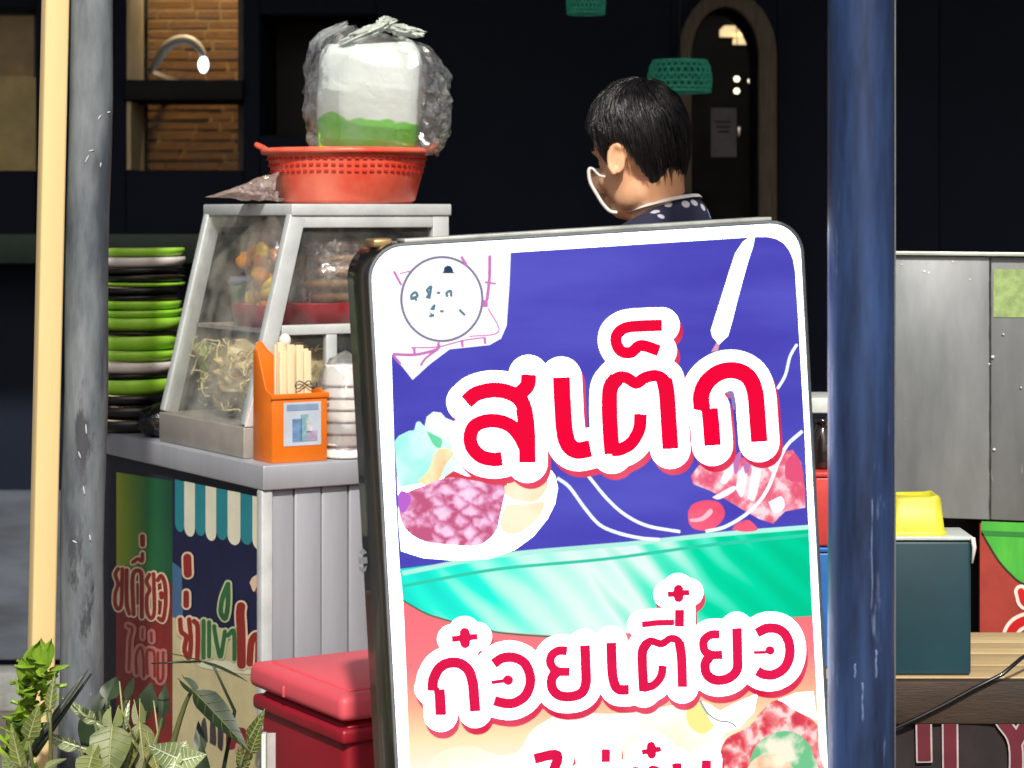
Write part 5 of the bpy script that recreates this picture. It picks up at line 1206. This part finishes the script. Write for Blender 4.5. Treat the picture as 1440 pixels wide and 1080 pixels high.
MB().bar(px(1118, 566, 4.6), px(1236, 566, 4.6), .16, .03).build('shelf', M('white shelf board', (214, 220, 216), .5), nc, bevel=.003)
MB().bar(px(1232, 580, 4.6), px(1234, 690, 4.6), .02, .02).build('shelf_bracket', MATS['dark cart post'], nc)
# table
TZ = .62; TY0, TY1 = 3.88, 4.30; tx0, tx1 = px(1134, 0, TY0).x, 1.7
tbm = thing('wooden_table', ((tx0 + tx1) / 2, 4.1, 0), 'low wooden table with dark front edge under the teal box', 'table')
m_wd = M('pale worn plank', (206, 182, 138), .65, col2=(184, 158, 114), scale=7, stretch=(.6, 8, 1), bump=.1)
m_dw = M('dark brown timber', (66, 50, 38), .7, col2=(46, 36, 28), scale=6, stretch=(1, 6, 6), bump=.15)
for i in range(4):
    y0 = TY0 + .004 + i * .105
    MB().box(V(((tx0 + tx1) / 2, y0 + .0515, TZ - .01)), ((tx1 - tx0) / 2, .0508, .01)).build('plank', m_wd, tbm, bevel=.002)
MB().box(V(((tx0 + tx1) / 2, TY0 - .012, TZ - .037)), ((tx1 - tx0) / 2 + .004, .014, .036)).build('apron', m_dw, tbm, bevel=.003)
MB().box(V(((tx0 + tx1) / 2, TY1 - .01, TZ - .05)), ((tx1 - tx0) / 2 - .02, .012, .029)).build('apron', m_dw, tbm)
for x in (tx0 + .04, tx1 - .04):
    for y in (TY0 + .04, TY1 - .05): MB().box(V((x, y, .3)), (.022, .022, .30)).build('leg', m_dw, tbm)
# maroon lettered cloth hung below the table edge
HD = TY0 - .022
bn = thing('hanging_cloth', V((1.0, HD, .25)), 'dark cloth with maroon white edged letters hanging from the table', 'cloth banner')
zt_, zb_ = TZ - .073, .22
MB().grid(lambda u, v: (px(1258, 0, HD).x + u * .75, HD + .004 + .004 * math.sin(u * 30) * v, zb_ + (zt_ - zb_) * v), 40, 4).build('cloth', M('charcoal cloth', (44, 36, 38), .9, var=.2), bn, smooth=True)
hs_ = [[([(1299, 1018), (1300, 1070)], 9)], [([(1336, 1012), (1337, 1120)], 9)], [([(1299, 1092), (1300, 1120)], 9)], [([(1408, 1012), (1428, 1046), (1428, 1120)], 8), ([(1446, 1012), (1428, 1046)], 8)], [([(1480, 1012), (1482, 1120)], 9)]]
for gph in hs_:
    for nm_, ex, mt, of in (('letter_edge', 2.6, M('grey white edge', (190, 176, 178), .7), .0), ('letter', 0, M('maroon letter', (104, 22, 40), .7, var=.15), .001)):
        fill(contours(gph, ex, .8), lambda x, y: px(x, y, HD - .002 - of)).build(nm_, mt, bn, recalc=False)
cp = [px(x, y, D_) for x, y, D_ in [(1470, 905, 3.95), (1436, 926, 3.86), (1410, 948, 3.845), (1370, 968, 3.845), (1330, 990, 3.845), (1290, 1010, 3.845), (1255, 1026, 3.845), (1225, 1050, 3.845), (1205, 1120, 3.845)]]
MB().tube([V(p) for p in crom([tuple(p) for p in cp], 4)] if False else cp, .0035, 7).build('power_cord', m_case, base=cp[0], smooth=True, label='black power cord sagging across the table front edge', cat='cord')
# teal box, yellow tub
BX = 3.895; a0, a1 = px(1236, 0, BX).x, px(1366, 0, BX).x; zt2 = px(0, 760, BX).z
tbx = thing('teal_box', V(((a0 + a1) / 2, BX + .055, TZ)), 'dark teal plastic box with white lid on the wooden table', 'box')
m_tl = M('dark teal plastic', (26, 66, 78), .5, var=.15, scale=5, wear=[((70, 104, 112), 60, (1, 1, .5), .70), ((18, 42, 52), 10, (1, 1, .3), .64)])
MB().box(V(((a0 + a1) / 2, BX + .055, (TZ + zt2) / 2)), ((a1 - a0) / 2, .055, (zt2 - TZ) / 2 - .0005)).build('body', m_tl, tbx, bevel=.006, seg=3)
MB().box(V(((a0 + a1) / 2, BX + .055, zt2 + .0035)), ((a1 - a0) / 2 + .003, .058, .0032)).build('lid', M('pale lid', (206, 216, 214), .4), tbx, bevel=.0015)
MB().tube([px(1368, 756, BX - .004), px(1370, 770, BX - .005), px(1367, 792, BX - .005)], [.004, .004, .002], 7).build('lid_hook', m_white, tbx, smooth=True)
yc = V((px(1284, 0, BX + .055).x, BX + .055, zt2 + .0068))
yt = thing('yellow_tub', yc, 'lime yellow square plastic tub turned over on the teal box', 'tub')
m_yl = M('yellow plastic', (218, 214, 62), .45, col2=(194, 186, 44), scale=16, wear=[((176, 150, 30), 24, (1, 1, .6), .64)])
hy = px(0, 697, BX + .03).z - yc.z
def ytf(rows):
    mb = MB(); R = rounded(2, 2, .34, 5); k0 = len(R)
    vs = [yc + V(((a - 1) * r_ * (1 + .02 * math.sin(k * .9)), (b_ - 1) * r_, z_ + .0015 * math.sin(k * .7) * (z_ / hy))) for r_, z_ in rows for k, (a, b_) in enumerate(R)]
    return mb.add(vs, [(i * k0 + k, i * k0 + (k + 1) % k0, (i + 1) * k0 + (k + 1) % k0, (i + 1) * k0 + k) for i in range(len(rows) - 1) for k in range(k0)])
ytf([(.050, 0), (.0505, .007), (.047, .008), (.0415, hy - .006), (.039, hy), (.034, hy), (.032, hy - .005), (.001, hy - .005)]).build('tub_body', m_yl, yt, smooth=True)
# red and blue boxes and bottle left of the pole
def cbox(name, x0, x1, y0, y1, D, mat, lab, zb=None):
    p, q = px(x0, y0, D), px(x1, y1, D); z0 = q.z if zb is None else zb
    t = thing(name, V(((p.x + q.x) / 2, D + .06, z0)), lab, 'box')
    MB().box(V(((p.x + q.x) / 2, D + .06, (p.z + z0) / 2 - .004)), ((q.x - p.x) / 2 - .003, .057, (p.z - z0) / 2 - .0045)).build('body', mat, t, bevel=.005, seg=3)
    MB().box(V(((p.x + q.x) / 2, D + .06, p.z - .0045)), ((q.x - p.x) / 2, .06, .0042)).build('lid', mat, t, bevel=.002)
    return p.z
zz1 = cbox('blue_box', 1144, 1216, 770, 945, 3.95, M('bright blue plastic', (40, 110, 190), .4), 'blue plastic box standing between sign and blue pole', TZ + .0005)
zz2 = cbox('red_box', 1143, 1214, 664, 770, 3.95, M('coral red plastic', (216, 70, 66), .45), 'coral red box stacked on the blue box beside the pole', zz1 + .0005)
bt = V((px(1156, 0, 4.01).x, 4.01, zz2 + .0005)); hb = px(0, 588, 4.01).z - bt.z
MB().lathe([(0, 0), (.020, 0), (.022, .006), (.022, hb * .62), (.012, hb * .8), (.010, hb * .9), (.0125, hb * .9), (.0125, hb), (0, hb)], bt, 24).build('sauce_bottle', M('dark brown bottle glass', (38, 30, 26), .12, coat=.5), base=bt, smooth=True, label='small dark sauce bottle on the coral red box', cat='bottle')
# ================================================================== PLANTS
m_leafd = M('dark alocasia leaf', (44, 62, 36), .42, col2=(30, 44, 28), scale=18, spec=.5)
m_leafm = M('veined alocasia leaf', (122, 132, 66), .45, col2=(76, 90, 42), wear=[((150, 120, 60), 26, (1, 1, 1), .66)], scale=16)
m_leafg = M('fresh green leaf', (150, 180, 52), .45, col2=(96, 136, 34), scale=14)
m_leafp = M('pale silvery leaf', (146, 160, 112), .5, col2=(104, 124, 80), scale=12)
m_vein = M('pale leaf vein', (158, 168, 110), .5)
m_veinw = M('white leaf vein', (226, 234, 205), .5)
m_stem = M('plant stem', (96, 104, 62), .55)
m_pot = M('black nursery pot', (34, 32, 32), .6); m_soil = M('potting soil', (52, 40, 30), .95, bump=.6)
def pot(parent, c, r=.11, h=.26):
    MB().lathe([(0, 0), (r * .78, 0), (r * .98, h - .03), (r * 1.06, h - .03), (r * 1.06, h), (r * .95, h), (r * .92, h - .03)], c, 28).build('pot', m_pot, parent, smooth=True)
    MB().lathe([(0, h - .02), (r * .5, h - .016), (r * .93, h - .026)], c, 24, wob=.1).build('soil', m_soil, parent, smooth=True)
OUT = [(0, .02), (.10, .30), (.22, .42), (.40, .40), (.60, .30), (.80, .16), (.93, .06), (1, .0)]
def halfw(s):
    for (a, b), (c, d) in zip(OUT[:-1], OUT[1:]):
        if s <= c: return b + (d - b) * (s - a) / (c - a)
    return 0
def arrow_leaf(parent, base, tip, w, side, mat, vmat, fold=.25, droop=.12, lobe=.36, foot=None, veins=True, seed=0):
    w *= .78
    ax = tip - base; L_ = ax.length; ax.normalize(); side = (side - ax * side.dot(ax)).normalized(); nr = side.cross(ax).normalized()
    if nr.y > 0: nr = -nr
    def P(s, t, lift=0):       # s along midrib, t -1..1 across
        wv_ = .05 * math.sin(s * 9 + t * 3 + seed) * abs(t)
        return base + ax * (s * L_) + side * (t * w) + nr * (abs(t) * w * fold + wv_ * w - droop * L_ * s * s + lift)
    mb = MB()
    for sg_ in (1, -1):
        mb.grid(lambda u, v: P(v, sg_ * u * halfw(v) * 1.0 * 2.2), 5, 14)
        mb.grid(lambda u, v: P(-lobe * v + .02, sg_ * (.02 + (.12 * v + .34 * math.sin(math.pi * min(1, .25 + .75 * v)) ** .8 * 1.0 * u + .10 * (1 - v) * u))), 4, 7)
    lf = mb.build('leaf', mat, parent, smooth=True, recalc=False)
    if veins:
        vm = MB(); vm.tube([P(s, 0, .0012) for s in [k / 10 for k in range(11)]], [.0021 * (1 - .75 * k / 10) for k in range(11)], 5)
        for sg_ in (1, -1):
            for s0 in (.08, .22, .36, .5, .64, .78):
                vm.tube([P(min(1, s0 + .13 * k / 4), sg_ * 2.1 * halfw(min(1, s0 + .13 * k / 4)) * k / 4, .0012) for k in range(5)], [.0009 * (1 - .6 * k / 4) for k in range(5)], 4)
            vm.tube([P(-lobe * k / 4, sg_ * (.02 + .18 * k / 4), .0012) for k in range(5)], .0009, 4)
        vm.build('vein', vmat, lf, smooth=True)
    if foot is not None:
        mid = (base + foot) / 2 + V((0, 0, .06)) + V((.01, 0, 0)); q = []
        for k in range(9):
            t_ = k / 8; q.append(foot * (1 - t_) ** 2 + mid * (2 * t_ * (1 - t_)) + base * t_ ** 2)
        MB().tube(q, [.0055 - .003 * k / 8 for k in range(9)], 7).build('stalk', m_stem, parent, smooth=True)
def plant(name, cpx, D, lab, cat='plant', r=.11):
    c = V((px(cpx, 0, D).x, D, 0)); t = thing(name, c, lab, cat); pot(t, c, r); return t, c + V((0, 0, .24))
XS = V((1, 0, 0))
# A: veined plant between the posts and the banner
pa, fa = plant('alocasia_plant', 150, 3.62, 'potted plant with large pale veined leaves below the grey pole')
D = 3.6
m_olive = M('olive leaf', (128, 126, 70), .5, col2=(84, 90, 48), scale=10)
for (bx_, by_, tx_, ty_, w_, mat, vm_, db, dt, sd, fo) in (
        (158, 1020, 150, 1100, .046, m_leafm, m_vein, 0, -.05, XS, .1), (134, 1016, 92, 984, .014, m_leafp, m_veinw, .03, 0, V((.4, .2, 1)), .6), (112, 1050, 52, 1032, .016, m_leafp, m_veinw, -.03, -.06, V((.3, -.3, 1)), .6),
        (196, 1016, 206, 1110, .030, m_olive, m_vein, .05, 0, XS, .2), (150, 985, 164, 948, .022, m_leafd, m_stem, .08, .1, XS, .3), (178, 985, 188, 945, .010, m_leafd, m_stem, .08, .12, XS, .3),
        (205, 1000, 212, 960, .024, m_leafd, m_stem, .12, .12, XS, .4), (228, 1010, 232, 958, .016, m_leafd, m_stem, .14, .16, XS, .4), (130, 1062, 116, 1108, .030, m_leafm, m_vein, -.06, -.1, XS, .3),
        (210, 1046, 226, 1094, .018, m_olive, m_vein, .0, -.03, V((1, .3, .4)), .5), (172, 1032, 181, 985, .010, m_leafp, m_veinw, .02, .03, XS, .5), (140, 1000, 124, 1080, .040, m_leafd, m_stem, .12, .1, XS, .3), (188, 1040, 174, 1090, .018, m_olive, m_vein, .02, 0, XS, .4)):
    arrow_leaf(pa, px(bx_, by_, D + db), px(tx_, ty_, D + dt), w_, sd, mat, vm_, fold=fo, droop=.2, foot=fa, veins=mat is not m_leafd, seed=bx_)
for (x0, y0, x1, y1, x2, y2) in ((92, 984, 118, 1006, 133, 1012), (52, 1032, 82, 1040, 112, 1050), (216, 985, 222, 1030, 205, 1075), (168, 958, 172, 1000, 190, 1040)):
    MB().tube([px(x0, y0, D - .02), px(x1, y1, D - .03), px(x2, y2, D - .02)], [.0010, .0017, .002], 6).build('stalk', m_vein, pa, smooth=True)
# B: dark leaf plant before the banner
pb, fb = plant('alocasia_plant', 268, 3.68, 'potted plant with a long dark drooping leaf before the cream banner')
D = 3.66
arrow_leaf(pb, px(272, 972, D), px(352, 1052, D - .05), .030, V((.5, .8, .7)), m_leafd, m_stem, fold=.5, droop=.10, foot=px(236, 1072, D + .02), seed=2, lobe=.25)
arrow_leaf(pb, px(282, 930, D + .02), px(352, 952, D - .02), .010, V((.1, 1, .1)), m_leafd, m_stem, fold=.2, droop=.1, foot=None, veins=False, lobe=.9)
MB().tube([px(213, 933, D), px(250, 931, D), px(282, 930, D + .02)], [.0012, .002, .002], 6).build('stalk', m_leafd, pb, smooth=True)
MB().tube([px(236, 1072, D + .02), fb], [.004, .006], 7).build('stalk', m_stem, pb, smooth=True)
MB().tube([px(300, 936, D), px(330, 1000, D + .04), fb], [.002, .003, .005], 7).build('stalk', m_leafd, pb, smooth=True)
arrow_leaf(pb, px(252, 1068, D - .12), px(212, 1050, D - .16), .032, V((.2, 0, 1)), m_leafp, m_veinw, foot=fb, seed=5)
arrow_leaf(pb, px(250, 1066, D - .12), px(262, 1040, D - .1), .022, XS, m_leafp, m_veinw, foot=None, seed=7)
arrow_leaf(pb, px(252, 1070, D - .12), px(288, 1062, D - .14), .026, V((0, 0, 1)), m_leafp, m_veinw, foot=None, seed=8)
arrow_leaf(pb, px(246, 1072, D - .13), px(236, 1110, D - .15), .03, XS, m_leafp, m_veinw, foot=None, seed=9)
arrow_leaf(pb, px(283, 1060, D + .02), px(278, 1012, D + .04), .014, XS, m_leafd, m_stem, foot=fb, veins=False)
arrow_leaf(pb, px(284, 1100, D), px(283, 1045, D), .020, XS, m_leafd, m_stem, foot=fb, veins=False)
for (x, y, tx_, ty_) in ((350, 1040, 372, 1000), (352, 1060, 366, 1024), (345, 1080, 335, 1050), (356, 1085, 340, 1100), (330, 1090, 352, 1072)):
    arrow_leaf(pb, px(x, y, D + .1), px(tx_, ty_, D + .08), .016, XS, m_leafm, m_vein, foot=fb, seed=x)
# C: bright bushy plant at the left edge
pc_, fc = plant('leafy_shrub', 34, 3.72, 'bright green bushy plant at the lower left corner')
rn = random.Random(21)
stem = [fc, px(22, 1120, 3.72), px(30, 1040, 3.72), px(48, 980, 3.7), px(60, 930, 3.7)]
MB().tube(stem, [.008, .006, .005, .004, .003], 7).build('stem', m_stem, pc_, smooth=True)
for i in range(120):
    f_ = rn.random() ** .8; k = f_ * 3; j = min(2, int(k)); p = stem[j + 1] + (stem[min(4, j + 2)] - stem[j + 1]) * (k - j)
    a = rn.uniform(0, 6.28); up = rn.uniform(-.5, .9); d = V((math.cos(a), math.sin(a) * .8 - .25, up)).normalized()
    L_ = rn.uniform(.018, .042) * (1.35 - .5 * f_)
    mb = MB(); leaf_sheet(mb, p + V((rn.uniform(-.015, .015), rn.uniform(-.02, .02), 0)), d, d.cross(V((rn.uniform(-.4, .4), rn.uniform(-.4, .4), 1))), L_, L_ * .62, rn.uniform(-.5, .1), i)
    mb.build('leaf', m_leafg if i % 3 else M('deep green leaf', (92, 124, 40), .45, col2=(58, 90, 30), scale=14), pc_, smooth=True)
for (bx_, by_, tx_, ty_, w_) in ((48, 950, 56, 900, .022), (58, 940, 72, 900, .012), (40, 965, 30, 925, .014)):
    leaf_sheet(MB(), px(bx_, by_, 3.69), px(tx_, ty_, 3.68) - px(bx_, by_, 3.69), XS, (px(tx_, ty_, 3.68) - px(bx_, by_, 3.69)).length, w_ * 2.2, .1, bx_).build('leaf', m_leafg, pc_, smooth=True)
# long folded leaf crossing the posts
pd_, fd = plant('alocasia_plant', 62, 3.5, 'potted plant with one long narrow dark folded leaf slanting up past the posts', r=.09)
a, b = px(42, 1056, 3.5), px(124, 941, 3.56)
MB().grid(lambda u, v: a + (b - a) * v + (V((.80, -.1, .55)) * ((u - .5) * .030 * math.sin(math.pi * (.06 + .92 * v)) ** .7)) + V((0, -.012 * abs(u - .5) * 2 * math.sin(math.pi * v), 0)), 6, 16).build('leaf', M('folded leaf underside', (84, 92, 78), .5, col2=(30, 36, 26), scale=5, stretch=(3, 1, 1)), pd_, smooth=True)
MB().tube([a + (b - a) * (k / 8) + V((.004, .004, -.008)) for k in range(9)], [.006 - .0045 * k / 8 for k in range(9)], 6).build('midrib', m_leafd, pd_, smooth=True)
MB().tube([fd, (fd + a) / 2 + V((-.01, 0, .05)), a], [.006, .005, .005], 7).build('stalk', m_stem, pd_, smooth=True)
arrow_leaf(pd_, px(40, 1040, 3.46), px(54, 992, 3.45), .020, XS, m_leafm, m_vein, foot=fd, seed=3)
arrow_leaf(pd_, px(70, 1000, 3.47), px(76, 948, 3.47), .012, XS, m_leafm, m_vein, foot=fd, seed=4)
arrow_leaf(pd_, px(30, 1080, 3.44), px(14, 1020, 3.43), .016, XS, m_leafm, m_vein, foot=fd, seed=6)
for (x, y, tx_, ty_) in ((60, 1085, 90, 1064), (20, 1095, 4, 1060)):
    arrow_leaf(pd_, px(x, y, 3.42), px(tx_, ty_, 3.40), .016, V((.6, 0, .6)), m_leafp, m_vein, foot=fd, seed=x)
# white stake by the cooler
sk_ = V((px(375, 0, 3.72).x, 3.72, 0)); zt3 = px(0, 1031, 3.72).z
stq = thing('white_stake', sk_, 'short white plastic angle stake in front of the red cooler', 'stake')
MB().box(sk_ + V((-.004, 0, zt3 / 2)), (.0035, .010, zt3 / 2)).build('flange', m_white, stq, bevel=.001)
MB().box(sk_ + V((.007, .006, zt3 / 2 - .001)), (.0072, .003, zt3 / 2)).build('flange', M('grey white plastic', (176, 170, 168), .5), stq, bevel=.001)
